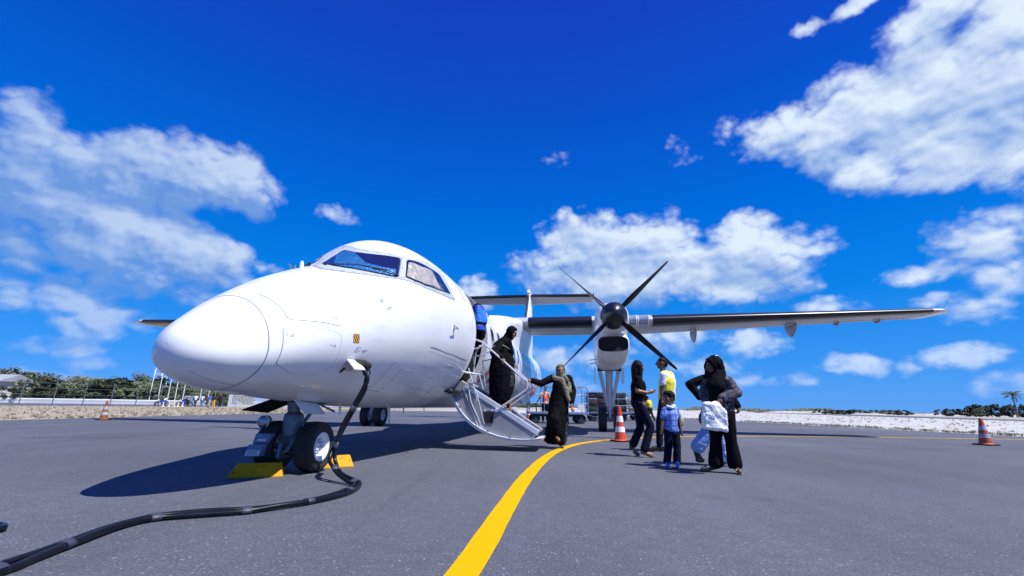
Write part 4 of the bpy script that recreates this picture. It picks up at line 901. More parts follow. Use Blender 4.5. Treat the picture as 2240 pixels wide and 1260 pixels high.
def fuse(name, prims, voxel, mats, parent=None, matfn=None, smooth=2, loc=None, disp=0.0):
    mb = MB()
    for p in prims: prim(mb, p)
    me = mb.mesh(name); bm = bmesh.new(); bm.from_mesh(me)
    bmesh.ops.recalc_face_normals(bm, faces=bm.faces); bm.to_mesh(me); bm.free()
    o = bpy.data.objects.new(name, me); COL.objects.link(o)
    md = o.modifiers.new('r', 'REMESH'); md.mode = 'VOXEL'; md.voxel_size = voxel; md.adaptivity = 0
    if smooth:
        sm = o.modifiers.new('s', 'SMOOTH'); sm.iterations = smooth; sm.factor = .5
    if disp:
        tx = bpy.data.textures.new('folds', 'CLOUDS'); tx.noise_scale = 0.07; tx.noise_depth = 3
        dm = o.modifiers.new('d', 'DISPLACE'); dm.texture = tx; dm.strength = disp; dm.mid_level = .5; dm.texture_coords = 'LOCAL'
    dg = bpy.context.evaluated_depsgraph_get(); dg.update()
    me2 = bpy.data.meshes.new_from_object(o.evaluated_get(dg)); me2.name = name
    o.modifiers.clear(); o.data = me2; bpy.data.meshes.remove(me)
    me2.materials.clear(); finish_mesh(me2, mats if isinstance(mats, (list, tuple)) else [mats], matfn)
    if parent: o.parent = parent
    if loc is not None: o.location = loc
    return o
def V(*a): return Vector(a)
def frame(f):
    f = Vector(f).normalized(); r = f.cross(Vector((0, 0, 1))).normalized(); u = r.cross(f)
    return f, r, u            # forward, right-hand side of the person, up
def hand(W, d, n, s=1.0, curl=.5, side=1, lift=0):
    """W wrist, d pointing direction, n palm normal, side: thumb side sign"""
    d = Vector(d).normalized(); n = Vector(n); n = (n-d*n.dot(d)).normalized(); t = d.cross(n)*side; P = []
    W = Vector(W); P.append(('c', W, .021*s, W+d*.05*s+t*.008*s, .023*s)); P.append(('c', W+t*.014*s+d*.02*s, .017*s, W+d*.072*s+t*.024*s, .013*s)); P.append(('c', W-t*.012*s+d*.02*s, .017*s, W+d*.068*s-t*.024*s, .012*s))
    for i, (o, L_) in enumerate(((.027, .066), (.009, .075), (-.009, .070), (-.026, .055))):
        b = W+d*.072*s+t*o*s; c1 = curl*(.8+.12*i); m = b+(d*math.cos(c1)+n*math.sin(c1)+t*o*2)*L_*.5*s; e = m+(d*math.cos(c1*2)+n*math.sin(c1*2))*L_*.5*s
        P.append(('c', b, .0088*s, m, .0082*s)); P.append(('c', m, .0082*s, e, .0068*s))
    b = W+d*.025*s+t*.024*s; m = b+(d*.6+t*.75+n*.25)*.036*s; e = m+(d*.85+t*.2+n*.45*(1+curl))*.03*s
    P.append(('c', b, .012*s, m, .0105*s)); P.append(('c', m, .0105*s, e, .008*s))
    return P
def head_prims(H, f, s=1.0):
    f, r, u = frame(f); H = Vector(H); M = Matrix((r, f, u)).transposed()
    P = [('e', H+u*.015*s-f*.008*s, (.070*s, .088*s, .092*s), M), ('e', H+f*.020*s-u*.035*s, (.056*s, .064*s, .066*s), M), ('e', H+f*.052*s-u*.078*s, (.026*s, .024*s, .020*s), M),
         ('c', H+f*.082*s+u*.012*s, .008*s, H+f*.101*s-u*.020*s, .012*s), ('e', H+f*.078*s-u*.048*s, (.022*s, .010*s, .009*s), M),
         ('e', H+r*.036*s+f*.062*s-u*.018*s, (.02*s, .02*s, .018*s), M), ('e', H-r*.036*s+f*.062*s-u*.018*s, (.02*s, .02*s, .018*s), M), ('e', H+f*.075*s+u*.028*s, (.045*s, .012*s, .009*s), M)]
    for q in (1, -1): P.append(('e', H+r*q*.072*s-f*.004*s-u*.008*s, (.009*s, .018*s, .027*s), M))
    return P
def face_fn(H, f, s=1.0):
    f, r, u = frame(f); H = Vector(H)
    def g(c):
        d = c-H; a, b, w = d.dot(r)/s, d.dot(f)/s, d.dot(u)/s
        if b > .04:
            if abs(abs(a)-.030) < .011 and abs(w-.006) < .0055: return 1 if abs(abs(a)-.030) < .008 else 2
            if abs(abs(a)-.031) < .018 and abs(w-.028) < .0055: return 1
            if abs(a) < .021 and abs(w+.048) < .0075: return 3
        return 0
    return g
def body(J, mats, label, loc, vox=.006, s=1.0, r=1.0, group=None, name='person', hs=1.0, skipface=False):
    j = {k: Vector(v) for k, v in J.items() if k not in ('hL', 'hR')}
    P = head_prims(j['H'], J['f'], hs)
    P.append(('c', j['N']-Vector((0, 0, .03*s)), .050*s*r, j['H']-Vector((0, 0, .05*s))-Vector(frame(J['f'])[0])*.012, .046*s*r))
    P += [('c', j['P'], .105*s*r, j['C'], .105*s*r), ('c', j['C'], .10*s*r, j['N']-V(0, 0, .05*s), .06*s*r), ('c', j['SL'], .05*s*r, j['SR'], .05*s*r)]
    hip = (j['SR']-j['SL']).normalized(); 
    hl = j['HL'] if 'HL' in j else j['P']-hip*.075*s-V(0, 0, .03*s); hr = j['HR'] if 'HR' in j else j['P']+hip*.075*s-V(0, 0, .03*s)
    for S, E, W in (('SL', 'EL', 'WL'), ('SR', 'ER', 'WR')):
        P += [('c', j[S], .048*s*r, j[E], .037*s*r), ('c', j[E], .037*s*r, j[W], .026*s*r)]
    for hp, K, A, T in ((hl, 'KL', 'AL', 'TL'), (hr, 'KR', 'AR', 'TR')):
        k, a, t = j[K], j[A], j[T]; P += [('c', hp, .078*s*r, k, .052*s*r), ('c', k, .05*s*r, a, .034*s*r)]
        d = (t-a); dh = V(d.x, d.y, 0).normalized() if V(d.x, d.y, 0).length > .01 else V(0, -1, 0)
        P += [('c', a-V(0, 0, .02*s)-dh*.03*s, .030*s, t-dh*.03*s+V(0, 0, .012*s), .026*s), ('c', t-dh*.05*s, .028*s, t, .018*s)]
    for H_, W in (('hL', 'WL'), ('hR', 'WR')):
        if H_ in J:
            d, n, cu, sd = J[H_]; P += hand(j[W], d, n, s*.98, cu, sd)
    o = fuse(name, P, vox, mats, None, None if skipface else face_fn(j['H'], J['f'], hs), 1, loc)
    tag(o, label, 'person', group); o['hipL'] = tuple(hl); o['hipR'] = tuple(hr)
    return o, j, hl, hr
SKIN = [mat('brown_skin', (.26, .13, .075), .5, var=.08, vscale=20), mat('dark_eye_and_brow', (.012, .008, .008), .35), mat('eye_white', (.30, .27, .26), .4), mat('lips', (.30, .09, .07), .45)]
SKIND = [mat('dark_brown_skin', (.12, .06, .038), .5, var=.08, vscale=20)]+SKIN[1:]
HAIR = mat('black_hair', (.004, .0035, .005), .55, spec=.15, bump=.5, bscale=90, var=.3, vscale=40)
def cloth(name, col, var=.12, rough=.85, bs=14, bump=.4, **k): return mat(name, col, rough, var=var, vscale=9, bump=bump, bscale=bs, dist=.03, **{'spec': .2, **k})
BLK = cloth('black_cloth', (.0022, .0022, .0045), spec=.12); NAVYC = cloth('dark_navy_denim', (.0045, .006, .020), spec=.15); OLIVE = cloth('olive_scarf_cloth', (.165, .165, .115), bs=16, bump=1.0)
SOLE = mat('dark_sandal', (.03, .025, .02), .6)
def top(name, j, m, infl=.028, sleeve='long', hem=None, s=1.0, parent=None, vox=.008, extra=(), disp=.012, matfn=None, rc=.0):
    P = [('c', j['P']+V(0, 0, .05*s), .115*s+infl+rc, j['C'], .112*s+infl+rc), ('c', j['C'], .105*s+infl, j['N']-V(0, 0, .06*s), .058*s+infl*.5), ('c', j['SL'], .052*s+infl*.4, j['SR'], .052*s+infl*.4)]
    for S, E, W in (('SL', 'EL', 'WL'), ('SR', 'ER', 'WR')):
        if sleeve == 'long': P += [('c', j[S], .055*s+infl*.6, j[E], .040*s+infl*.8), ('c', j[E], .040*s+infl*.8, j[W].lerp(j[E], .08), .028*s+infl*.9)]
        else:
            t = {'short': .55, 'elbow': .9}[sleeve]; P += [('c', j[S], .054*s+infl*.6, j[S].lerp(j[E], t), .046*s+infl*.8)]
    return fuse(name, P+list(extra), vox, m, parent, matfn, 2, None, disp)
def trousers(name, j, hl, hr, m, infl=.02, s=1.0, parent=None, vox=.008, flare=.0, disp=.012, ankle=.9):
    P = [('c', j['P']+V(0, 0, .06*s), .112*s+infl, j['P']-V(0, 0, .02*s), .115*s+infl)]
    for hp, K, A in ((hl, 'KL', 'AL'), (hr, 'KR', 'AR')):
        k, a = j[K], j[A]; P += [('c', hp, .082*s+infl, k, .056*s+infl), ('c', k, .054*s+infl, k.lerp(a, ankle), .045*s+infl+flare)]
    o = fuse(name, P, vox, m, parent, None, 2, None, disp); A = [j['AL'], j['AR']]
    for v in o.data.vertices:
        a = min(A, key=lambda q: (q.x-v.co.x)**2+(q.y-v.co.y)**2+.2*(q.z-v.co.z)**2); zc = a.z-.045*s
        if v.co.z < zc and abs(v.co.z-a.z) < .2: v.co.z = zc+(v.co.z-zc)*.08
    return o
def shoe(name, a, t, m, parent, s=1.0, h=.03, full=True):
    a = Vector(a); t = Vector(t); d = t-a; dh = V(d.x, d.y, 0).normalized(); P = [('c', a-V(0, 0, .022*s)-dh*.035*s, .043*s, t-dh*.045*s+V(0, 0, .014*s), .038*s), ('c', t-dh*.05*s+V(0, 0, .01), .040*s, t+dh*.010*s, .030*s)]
    return fuse(name, P, .006, m, parent, None, 1)
def sole(a, t, m, parent, s=1.0):
    a = Vector(a); t = Vector(t); d = t-a; dh = V(d.x, d.y, 0).normalized(); z = -.036*s
    P = [('e', (a-dh*.03*s+V(0, 0, z*.7-.012)), (.034*s, .034*s, .012), Matrix.Identity(3)), ('c', a-dh*.03*s+V(0, 0, z*.7-.012), .012, t-dh*.02*s+V(0, 0, -.020), .012), ('e', t-dh*.025*s+V(0, 0, -.018), (.036*s, .036*s, .012), Matrix.Identity(3)), ('c', t-dh*.06*s+V(.03, 0, .0)*s, .012, t-dh*.06*s+V(-.03, 0, .02)*s, .012)]
    return fuse('sandal', P, .005, m, parent, None, 1)
def hood(name, H, f, m, parent, s=1.0, neck=None, extra=(), disp=.008, vox=.007):
    ff, r, u = frame(f); H = Vector(H); M = Matrix((r, ff, u)).transposed()
    P = [('e', H-ff*.028*s+u*.018*s, (.094*s, .100*s, .112*s), M), ('c', H-ff*.045*s-u*.05*s, .080*s, (neck or H-V(0, 0, .16*s)), .085*s), ('e', H-ff*.002*s-u*.094*s, (.078*s, .075*s, .034*s), M),
         ('c', H+u*.095*s+ff*.030*s-r*.035*s, .022*s, H+u*.095*s+ff*.030*s+r*.035*s, .022*s)]
    for q in (1, -1): P += [('c', H+u*.085*s+ff*.035*s+r*q*.045*s, .020*s, H+ff*.022*s+r*q*.074*s, .022*s), ('c', H+ff*.022*s+r*q*.074*s, .022*s, H+ff*.03*s-u*.085*s+r*q*.04*s, .026*s)]
    return fuse(name, P+list(extra), vox, m, parent, None, 2, None, disp)
# floral print (dark with pale blossoms) and camouflage-like print
def print_mat(name, base, spots, scale, thr, rough=.85):
    m, nt, N, L, b = node_mat(name); tc = N('ShaderNodeTexCoord').outputs['Object']; prev = None
    for i, (c, sc, th) in enumerate(spots):
        n = N('ShaderNodeTexNoise'); n.inputs['Scale'].default_value = sc; n.inputs['Detail'].default_value = 3; n.inputs['Distortion'].default_value = 1.2; L(tc, n.inputs['Vector'])
        mp = N('ShaderNodeMath'); mp.operation = 'GREATER_THAN'; mp.inputs[1].default_value = th; L(n.outputs[0], mp.inputs[0])
        mx = N('ShaderNodeMix'); mx.data_type = 'RGBA'; L(mp.outputs[0], mx.inputs['Factor'])
        if prev is None: mx.inputs['A'].default_value = (*base, 1)
        else: L(prev, mx.inputs['A'])
        mx.inputs['B'].default_value = (*c, 1); prev = mx.outputs['Result']
    L(prev, b.inputs['Base Color']); b.inputs['Roughness'].default_value = rough
    n = N('ShaderNodeTexNoise'); n.inputs['Scale'].default_value = 20; n.inputs['Detail'].default_value = 4; L(tc, n.inputs['Vector'])
    bp = N('ShaderNodeBump'); bp.inputs['Strength'].default_value = .7; bp.inputs['Distance'].default_value = .03; L(n.outputs[0], bp.inputs['Height']); L(bp.outputs[0], b.inputs['Normal'])
    return m
CAMO = print_mat('mottled_print_cloth', (.008, .008, .018), [((.05, .06, .12), 17, .52), ((.09, .065, .035), 23, .57), ((.015, .025, .015), 29, .58), ((.28, .27, .30), 41, .62)], 1, 1)
FLORAL = print_mat('black_floral_print_cloth', (.006, .006, .010), [((.05, .07, .05), 24, .60), ((.33, .33, .28), 38, .66)], 1, 1)
# --- woman in olive scarf stepping off the stair
ox = 0.925; OL = V(ox, 8.72, 0)
J = dict(H=(.02, 0, 1.385), f=(-.05, -1, -.12), N=(.03, 0, 1.25), SR=(-.14, 0, 1.245), SL=(.17, .02, 1.245), ER=(-.35, -.06, 1.14), WR=(-.53, -.16, 1.185), EL=(.25, .02, 1.02), WL=(.20, -.12, .80), C=(.01, 0, 1.10), P=(-.02, 0, .80),
         KR=(-.12, -.22, .46), AR=(-.09, -.22, .22), TR=(-.06, -.36, .16), KL=(.03, 0, .42), AL=(.01, 0, .085), TL=(.03, -.13, .03), hR=((-.97, -.15, .05), (0, .1, -1), .45, 1), hL=((-.1, -.2, -1), (-1, -.2, 0), .8, -1))
o, j, hl, hr = body(J, SKIN, 'smiling woman in black dress and olive headscarf stepping off the airplane stair', OL)
sk = ('l', [(-.0, 0, 1.0, .16, .13), (-.02, 0, .82, .185, .15), (-.04, -.02, .6, .185, .175), (-.07, -.04, .42, .185, .19), (-.09, -.04, .25, .20, .20), (-.10, -.02, .13, .21, .19), (-.085, .0, .07, .14, .13)], .05, 7)
top('dress', j, BLK, .030, 'long', parent=o, extra=[sk, ('c', (-.11, -.20, .48), .085, (-.06, 0, .75), .12), ('c', (-.12, -.21, .50), .105, (-.09, -.215, .30), .085), ('c', (.05, 0, .5), .11, (.02, .0, .12), .085), ('c', (.0, 0, .85), .15, (.04, .0, .45), .125)], rc=.005, disp=.016)
fuse('dress_border', [('c', (.125, -.07, .62), .03, (.09, -.10, .40), .04), ('c', (.09, -.10, .40), .04, (.05, -.10, .12), .045)], .008, FLORAL, o, disp=.02)
hood('headscarf', J['H'], J['f'], OLIVE, o, neck=V(.04, .03, 1.24), extra=[('c', (-.11, -.045, 1.25), .05, (.04, -.085, 1.19), .055), ('c', (.03, -.085, 1.20), .055, (.10, -.11, 1.02), .055), ('c', (.10, -.11, 1.02), .055, (.15, -.13, .84), .035), ('c', (.06, -.03, 1.27), .06, (.17, .0, 1.19), .05), ('c', (.17, .0, 1.19), .045, (.17, -.08, 1.0), .045), ('c', (-.05, .05, 1.24), .06, (.10, .06, 1.22), .06)], disp=.024)
sole(J['AR'], J['TR'], SOLE, o); sole(J['AL'], J['TL'], SOLE, o)
pk = fuse('paper_fan', [('e', (0, 0, 0), (.035, .02, .045))], .006, print_mat('red_yellow_paper', (.6, .05, .03), [((.85, .45, .05), 30, .5), ((.8, .75, .7), 44, .58)], 1, 1, .6), None, loc=OL+V(.215, -.17, .68)); tag(pk, 'small red and yellow packet in the hand of the woman in the olive scarf', 'packet')
# --- woman in black on the stair
SW = V(-.105, 8.4, 0)
J = dict(H=(.12, -.02, 2.035), f=(.80, -.30, -.40), N=(.03, 0, 1.90), SR=(-.07, -.13, 1.80), SL=(-.05, .13, 1.82), ER=(-.20, -.27, 1.63), WR=(-.045, -.37, 1.535), EL=(.06, .17, 1.62), WL=(.14, .12, 1.50), C=(-.05, 0, 1.68), P=(-.06, 0, 1.34),
         KR=(.0, -.07, 1.02), AR=(-.10, -.08, .77), TR=(.03, -.09, .71), KL=(.06, .08, .98), AL=(.10, .08, .60), TL=(.22, .07, .54), hR=((.60, -.20, -.75), (-.4, -.1, -.3), 1.0, -1), hL=((.8, -.2, -.6), (0, 0, -1), .5, 1))
o, j, hl, hr = body(J, SKIN, 'woman in long black robe and black headscarf halfway down the airplane stair', SW)
sk = ('l', [(-.05, 0, 1.64, .19, .18), (-.055, 0, 1.4, .235, .20), (-.05, 0, 1.15, .235, .20), (-.06, 0, .98, .215, .19), (-.085, 0, .83, .18, .17), (-.08, 0, .77, .13, .13)], .045, 8)
top('robe', j, BLK, .034, 'long', parent=o, extra=[sk, ('c', (-.20, -.24, 1.64), .075, (-.10, -.10, 1.76), .09), ('c', (.0, 0, 1.55), .14, (.02, .0, 1.2), .14), ('c', (-.06, 0, .95), .12, (.0, 0, .75), .10)], disp=.016)
fuse('robe_print', [('c', (.125, -.10, 1.36), .05, (.10, -.10, 1.08), .06), ('c', (.10, -.10, 1.08), .05, (.04, -.10, .92), .04)], .008, FLORAL, o, disp=.02)
hood('headscarf', J['H'], J['f'], BLK, o, neck=V(.0, 0, 1.87), extra=[('c', (-.02, -.06, 1.85), .09, (-.02, .08, 1.85), .09), ('c', (.03, 0, 1.92), .09, (-.14, -.02, 1.80), .085), ('c', (-.14, -.02, 1.80), .08, (-.21, -.10, 1.70), .05), ('c', (.05, -.06, 1.86), .07, (.11, -.05, 1.68), .05), ('c', (.05, .03, 1.86), .07, (.10, .0, 1.66), .06)], disp=.014)
MB().tube([(-.23, -.20, 1.755), (-.14, -.21, 1.775), (-.06, -.205, 1.79), (.02, -.19, 1.76), (.08, -.16, 1.72)], .0035, 6).build('scarf_trim', mat('silver_thread', (.5, .5, .55), .4), o)
sole(J['AR'], J['TR'], SOLE, o)
# --- girl in black shirt and dark jeans
GI = V(2.033, 7.4, 0)
J = dict(H=(.025, 0, 1.36), f=(.92, .30, -.05), N=(.0, 0, 1.23), SR=(-.025, -.12, 1.165), SL=(.03, .12, 1.165), ER=(-.055, -.14, .98), WR=(.10, -.16, .955), EL=(.02, .13, .98), WL=(.17, .02, .965), C=(.005, 0, 1.07), P=(.0, 0, .82),
         KR=(.14, -.07, .45), AR=(.02, -.07, .095), TR=(.15, -.08, .03), KL=(.02, .07, .43), AL=(-.115, .07, .16), TL=(-.02, .07, .035), hR=((1, .0, .25), (0, .3, 1), .35, -1), hL=((1, -.1, .1), (0, 0, 1), .4, 1))
o, j, hl, hr = body(J, SKIN, 'girl with long black hair in black T-shirt and dark jeans beside the traffic cone', GI, s=.92, hs=.95)
top('shirt', j, BLK, .018, 'short', parent=o, s=.9, extra=[('c', (0, 0, .92), .118, (0, 0, .80), .125)])
trousers('jeans', j, hl, hr, NAVYC, .012, .92, o, flare=.012)
fuse('hair', [('e', (.005, -.003, 1.385), (.082, .085, .092)), ('c', (-.02, 0, 1.36), .078, (-.035, -.005, 1.20), .066), ('c', (-.035, -.005, 1.20), .06, (-.06, -.02, 1.10), .042), ('c', (.035, -.055, 1.38), .04, (.03, -.07, 1.19), .03), ('c', (.03, -.07, 1.19), .028, (.025, -.085, 1.12), .018)], .007, HAIR, o, disp=.01)
fuse('belt_print', [('e', (.035, -.115, .80), (.055, .03, .06))], .007, print_mat('orange_print', (.05, .03, .03), [((.5, .22, .06), 30, .45)], 1, 1), o)
fuse('hair_ribbon', [('c', (-.09, -.03, 1.10), .012, (-.13, -.04, 1.06), .007)], .005, BLK, o)
sole(J['AR'], J['TR'], SOLE, o, .95); sole(J['AL'], J['TL'], SOLE, o, .95)
sn = fuse('snack', [('e', (0, 0, 0), (.03, .02, .012))], .005, mat('snack_wrapper', (.75, .65, .5), .5), None, loc=GI+V(.19, -.07, .995)); tag(sn, 'small pale snack wrapper held by the girl in the black T-shirt', 'wrapper')
# --- ground worker in yellow vest
MA = V(2.581, 8.33, 0)
J = dict(H=(.155, 0, 1.52), f=(-.95, .22, 0), N=(.17, 0, 1.385), SR=(.12, .10, 1.30), SL=(.30, -.04, 1.30), ER=(.09, -.12, 1.045), WR=(.075, -.14, .86), EL=(.40, -.02, 1.06), WL=(.30, -.12, .92), C=(.225, 0, 1.20), P=(.19, 0, .86),
         KR=(.04, -.05, .48), AR=(.01, -.05, .10), TR=(-.15, -.05, .035), KL=(.20, .05, .47), AL=(.20, .05, .10), TL=(.06, .05, .035), hR=((-.1, -.1, -1), (.5, 0, 0), .6, 1), hL=((-.8, 0, -.5), (0, 0, -1), .6, 1))
J['SR'] = (.13, -.13, 1.30); J['SL'] = (.33, .07, 1.30); J['EL'] = (.39, .10, 1.06); J['WL'] = (.30, .16, .90)
o, j, hl, hr = body(J, SKIND, 'man in white shirt and yellow reflective vest standing behind the boy', MA)
top('shirt', j, cloth('white_shirt_cloth', (.70, .71, .74), .04), .020, 'short', parent=o, extra=[('c', (.20, 0, 1.0), .135, (.19, 0, .88), .13)])
def vest_fn(c):
    d = (c-V(.23, 0, 1.15)); t = d.x*.77+d.y*.64
    if abs(abs(t-.01)-(1.22-c.z)*-.0-.075+(.0)) < .0: return 1
    x = t-.02
    if abs(x-(c.z-1.16)*.45) < .022 or abs(x+(c.z-1.16)*.45) < .022 or abs(c.z-.99) < .022: return 1
    return 0
fuse('reflective_vest', [('c', (.205, -.01, .93), .152, (.235, -.01, 1.18), .152), ('c', (.235, 0, 1.18), .145, (.21, -.0, 1.30), .095), ('c', (.16, -.085, 1.315), .068, (.30, .045, 1.315), .070)], .008, [cloth('fluorescent_yellow_cloth', (.75, .68, .05), .06, .6), mat('silver_reflective_tape', (.72, .74, .78), .35)], o, vest_fn, disp=.006)
trousers('trousers', j, hl, hr, NAVYC, .014, 1.0, o)
fuse('hair', [('e', (.17, 0, 1.555), (.082, .078, .075)), ('e', (.205, 0, 1.51), (.062, .070, .075))], .007, HAIR, o, disp=.006)
for a in ('R', 'L'): shoe('shoe', J['A'+a], J['T'+a], mat('black_leather', (.012, .012, .014), .35), o)
# --- boy with backpack
BO = V(2.062, 6.19, 0)
J = dict(H=(.03, 0, .862), f=(-.82, -.50, -.08), N=(.04, 0, .765), SL=(-.035, -.02, .705), SR=(.125, .03, .705), EL=(-.075, -.03, .57), WL=(-.10, -.05, .465), ER=(.165, .03, .575), WR=(.165, -.0, .455), C=(.045, 0, .64), P=(.045, 0, .44),
         KL=(-.02, -.02, .24), AL=(-.045, -.01, .065), TL=(-.07, -.11, .028), KR=(.10, .0, .24), AR=(.085, .0, .065), TR=(.055, -.10, .028), hL=((-.1, -.1, -1), (1, 0, 0), .6, -1), hR=((-.05, -.1, -1), (-1, 0, 0), .6, 1))
J['SL'], J['SR'] = J['SR'], J['SL']; J['EL'], J['ER'] = J['ER'], J['EL']; J['WL'], J['WR'] = J['WR'], J['WL']; J['KL'], J['KR'] = J['KR'], J['KL']; J['AL'], J['AR'] = J['AR'], J['AL']; J['TL'], J['TR'] = J['TR'], J['TL']
o, j, hl, hr = body(J, SKIND, 'small boy in blue plaid shirt and dark trousers looking to the left', BO, s=.60, hs=.84, vox=.005)
def plaid():
    m, nt, N, L, b = node_mat('blue_plaid_cloth'); tc = N('ShaderNodeTexCoord').outputs['Object']; sp = N('ShaderNodeSeparateXYZ'); L(tc, sp.inputs[0]); prev = None
    for ax, sc, col in ((0, 250, (.32, .46, .80)), (2, 230, (.28, .42, .78)), (0, 95, (.02, .05, .30)), (2, 90, (.02, .06, .32))):
        s_ = N('ShaderNodeMath'); s_.operation = 'MULTIPLY'; s_.inputs[1].default_value = sc; L(sp.outputs[ax], s_.inputs[0])
        si = N('ShaderNodeMath'); si.operation = 'SINE'; L(s_.outputs[0], si.inputs[0]); g = N('ShaderNodeMath'); g.operation = 'GREATER_THAN'; g.inputs[1].default_value = .62; L(si.outputs[0], g.inputs[0])
        h_ = N('ShaderNodeMath'); h_.operation = 'MULTIPLY'; h_.inputs[1].default_value = .6; L(g.outputs[0], h_.inputs[0])
        mx = N('ShaderNodeMix'); mx.data_type = 'RGBA'; L(h_.outputs[0], mx.inputs['Factor'])
        if prev is None: mx.inputs['A'].default_value = (.09, .22, .70, 1)
        else: L(prev, mx.inputs['A'])
        mx.inputs['B'].default_value = (*col, 1); prev = mx.outputs['Result']
    L(prev, b.inputs['Base Color']); b.inputs['Roughness'].default_value = .8; return m
PLAID = plaid()
top('shirt', j, PLAID, .020, 'short', parent=o, s=.60, vox=.006, extra=[('c', (.045, 0, .60), .088, (.045, 0, .475), .095)], disp=.008, rc=.006)
fuse('collar', [('c', (-.01, -.05, .755), .016, (.05, -.065, .735), .018), ('c', (.05, -.065, .735), .018, (.10, -.02, .76), .018), ('c', (.10, -.02, .76), .018, (.06, .045, .775), .016)], .005, mat('pale_blue_collar', (.55, .68, .88), .8), o)
trousers('trousers', j, hl, hr, NAVYC, .016, .60, o, vox=.006, flare=.006, disp=.01, ankle=.95)
fuse('hair', [('e', (.045, .012, .895), (.080, .080, .066)), ('e', (.072, .03, .868), (.058, .060, .062)), ('c', (-.015, -.03, .925), .028, (.03, -.045, .92), .03)], .006, HAIR, o, disp=.005)
for a in ('R', 'L'):
    shoe('shoe', J['A'+a], J['T'+a], mat('blue_sneaker', (.05, .22, .65), .5, var=.3, vscale=60), o, .72)
bk = fuse('backpack', [('e', (0, 0, 0), (.075, .06, .10)), ('e', (.02, .03, -.03), (.06, .05, .06)), ('c', (-.05, -.03, .07), .05, (-.03, -.02, -.06), .05)], .006, cloth('grey_green_canvas', (.30, .34, .27), .2), None, loc=BO+V(.175, .10, .575), disp=.01); tag(bk, 'grey-green backpack on the back of the small boy', 'backpack')
MB().tube([(-.055, -.145, .03), (-.055, -.17, -.02), (-.05, -.165, -.07), (-.03, -.10, -.10)], .012, 8).build('strap', BLK, bk); MB().tube([(-.045, -.03, .10), (-.06, -.09, .155), (-.06, -.135, .10), (-.055, -.147, .03)], .013, 8).build('strap', cloth('canvas_strap', (.35, .36, .30)), bk)
# --- woman in mottled tunic with white carrier bag
LA = V(2.565, 5.72, 0)
J = dict(H=(-.05, -.02, 1.245), f=(-.96, -.02, -.34), N=(-.02, 0, 1.13), SR=(.085, -.06, 1.06), SL=(-.07, .12, 1.07), ER=(.165, -.10, .92), WR=(-.06, -.17, .85), EL=(-.13, .16, .92), WL=(-.16, .02, .82), C=(.01, .02, .98), P=(.01, .02, .70),
         KR=(.07, -.03, .37), AR=(.095, -.02, .095), TR=(.085, -.16, .028), KL=(-.07, .06, .36), AL=(-.10, .06, .095), TL=(-.26, .04, .03), hR=((-.75, -.1, -.55), (.2, 0, -.6), .9, 1), hL=((-.4, -.2, -.8), (0, 0, -1), .7, -1))
o, j, hl, hr = body(J, SKIND, 'woman in black headscarf, mottled tunic and wide black trousers holding the white carrier bag', LA, s=.92, hs=.93)
top('tunic', j, CAMO, .030, 'long', parent=o, s=.92, extra=[('l', [(.01, .02, .95, .15, .13), (.01, .02, .75, .158, .14), (.012, .02, .60, .145, .14)], .04, 7)], disp=.014)
trousers('trousers', j, hl, hr, BLK, .016, .92, o, flare=.028, ankle=.95)
hood('headscarf', V(-.045, -.02, 1.25), J['f'], BLK, o, .96, neck=V(.0, .02, 1.13), extra=[('c', (.0, .0, 1.16), .10, (-.05, -.04, 1.00), .12), ('c', (-.05, -.04, 1.0), .11, (-.08, -.05, .86), .075), ('c', (.0, .0, 1.2), .08, (.06, .04, 1.10), .07), ('c', (.01, .03, 1.27), .07, (.045, .04, 1.16), .065), ('c', (-.12, -.05, 1.315), .02, (-.155, -.055, 1.285), .012), ('c', (-.10, .10, 1.12), .04, (.0, .0, 1.10), .08)], disp=.010)
sole(J['AR'], J['TR'], mat('gold_sandal', (.45, .33, .15), .4, metal=.3, var=.3, vscale=60), o, .9); shoe('shoe', J['AL'], J['TL'], mat('black_leather_shoe', (.012, .011, .012), .4), o, .88)
fuse('hair_clip', [('e', (-.02, -.05, 1.368), (.03, .012, .008))], .004, mat('white_clip', (.8, .8, .82), .3), o)
PLAS = foil_mat('white_plastic_bag', (.74, .76, .80), (.86, .88, .92), .28, 0.0, 7, 1.0)
def bag(loc, outline, depth, m, label, vox=.007, folds=1.0):
    rd = random.Random(2); mb = MB(); cx = sum(p[0] for p in outline)/len(outline); cz = sum(p[1] for p in outline)/len(outline)
    O = round_poly(outline, .02, 3); rs = []
    for k, sc in ((-1, .80), (-.8, .93), (-.3, 1.0), (.3, 1.0), (.8, .93), (1, .80)):
        rs.append([(cx+(x-cx)*sc+rd.uniform(-.004, .004), depth*k+rd.uniform(-.006, .006), cz+(z-cz)*sc+rd.uniform(-.004, .004)) for x, z in O])
    o = fuse('carrier_bag', [('p', rs)], vox, m, None, None, 2, loc, .020*folds); tag(o, label, 'bag'); return o
bg_ = bag(LA+V(-.19, -.20, 0), [(-.105, .80), (-.04, .815), (.0, .80), (.065, .82), (.11, .76), (.165, .69), (.155, .55), (.15, .455), (.10, .48), (.0, .485), (-.125, .50), (-.135, .62), (-.12, .72)], .05, PLAS, 'white plastic carrier bag held in front of the woman in the mottled tunic')
mb = MB(); P = [(-.10, .715), (-.085, .70), (-.08, .725), (-.065, .70), (-.055, .722), (-.04, .70), (-.03, .718), (-.015, .70), (.0, .72), (.015, .698), (.03, .715)]
mb.tube([(x, -.068, z-.01) for x, z in P], .0035, 6); mb.tube([(-.05, -.070, .680), (.03, -.070, .672)], .003, 6); mb.build('bag_lettering', MARK, bg_)
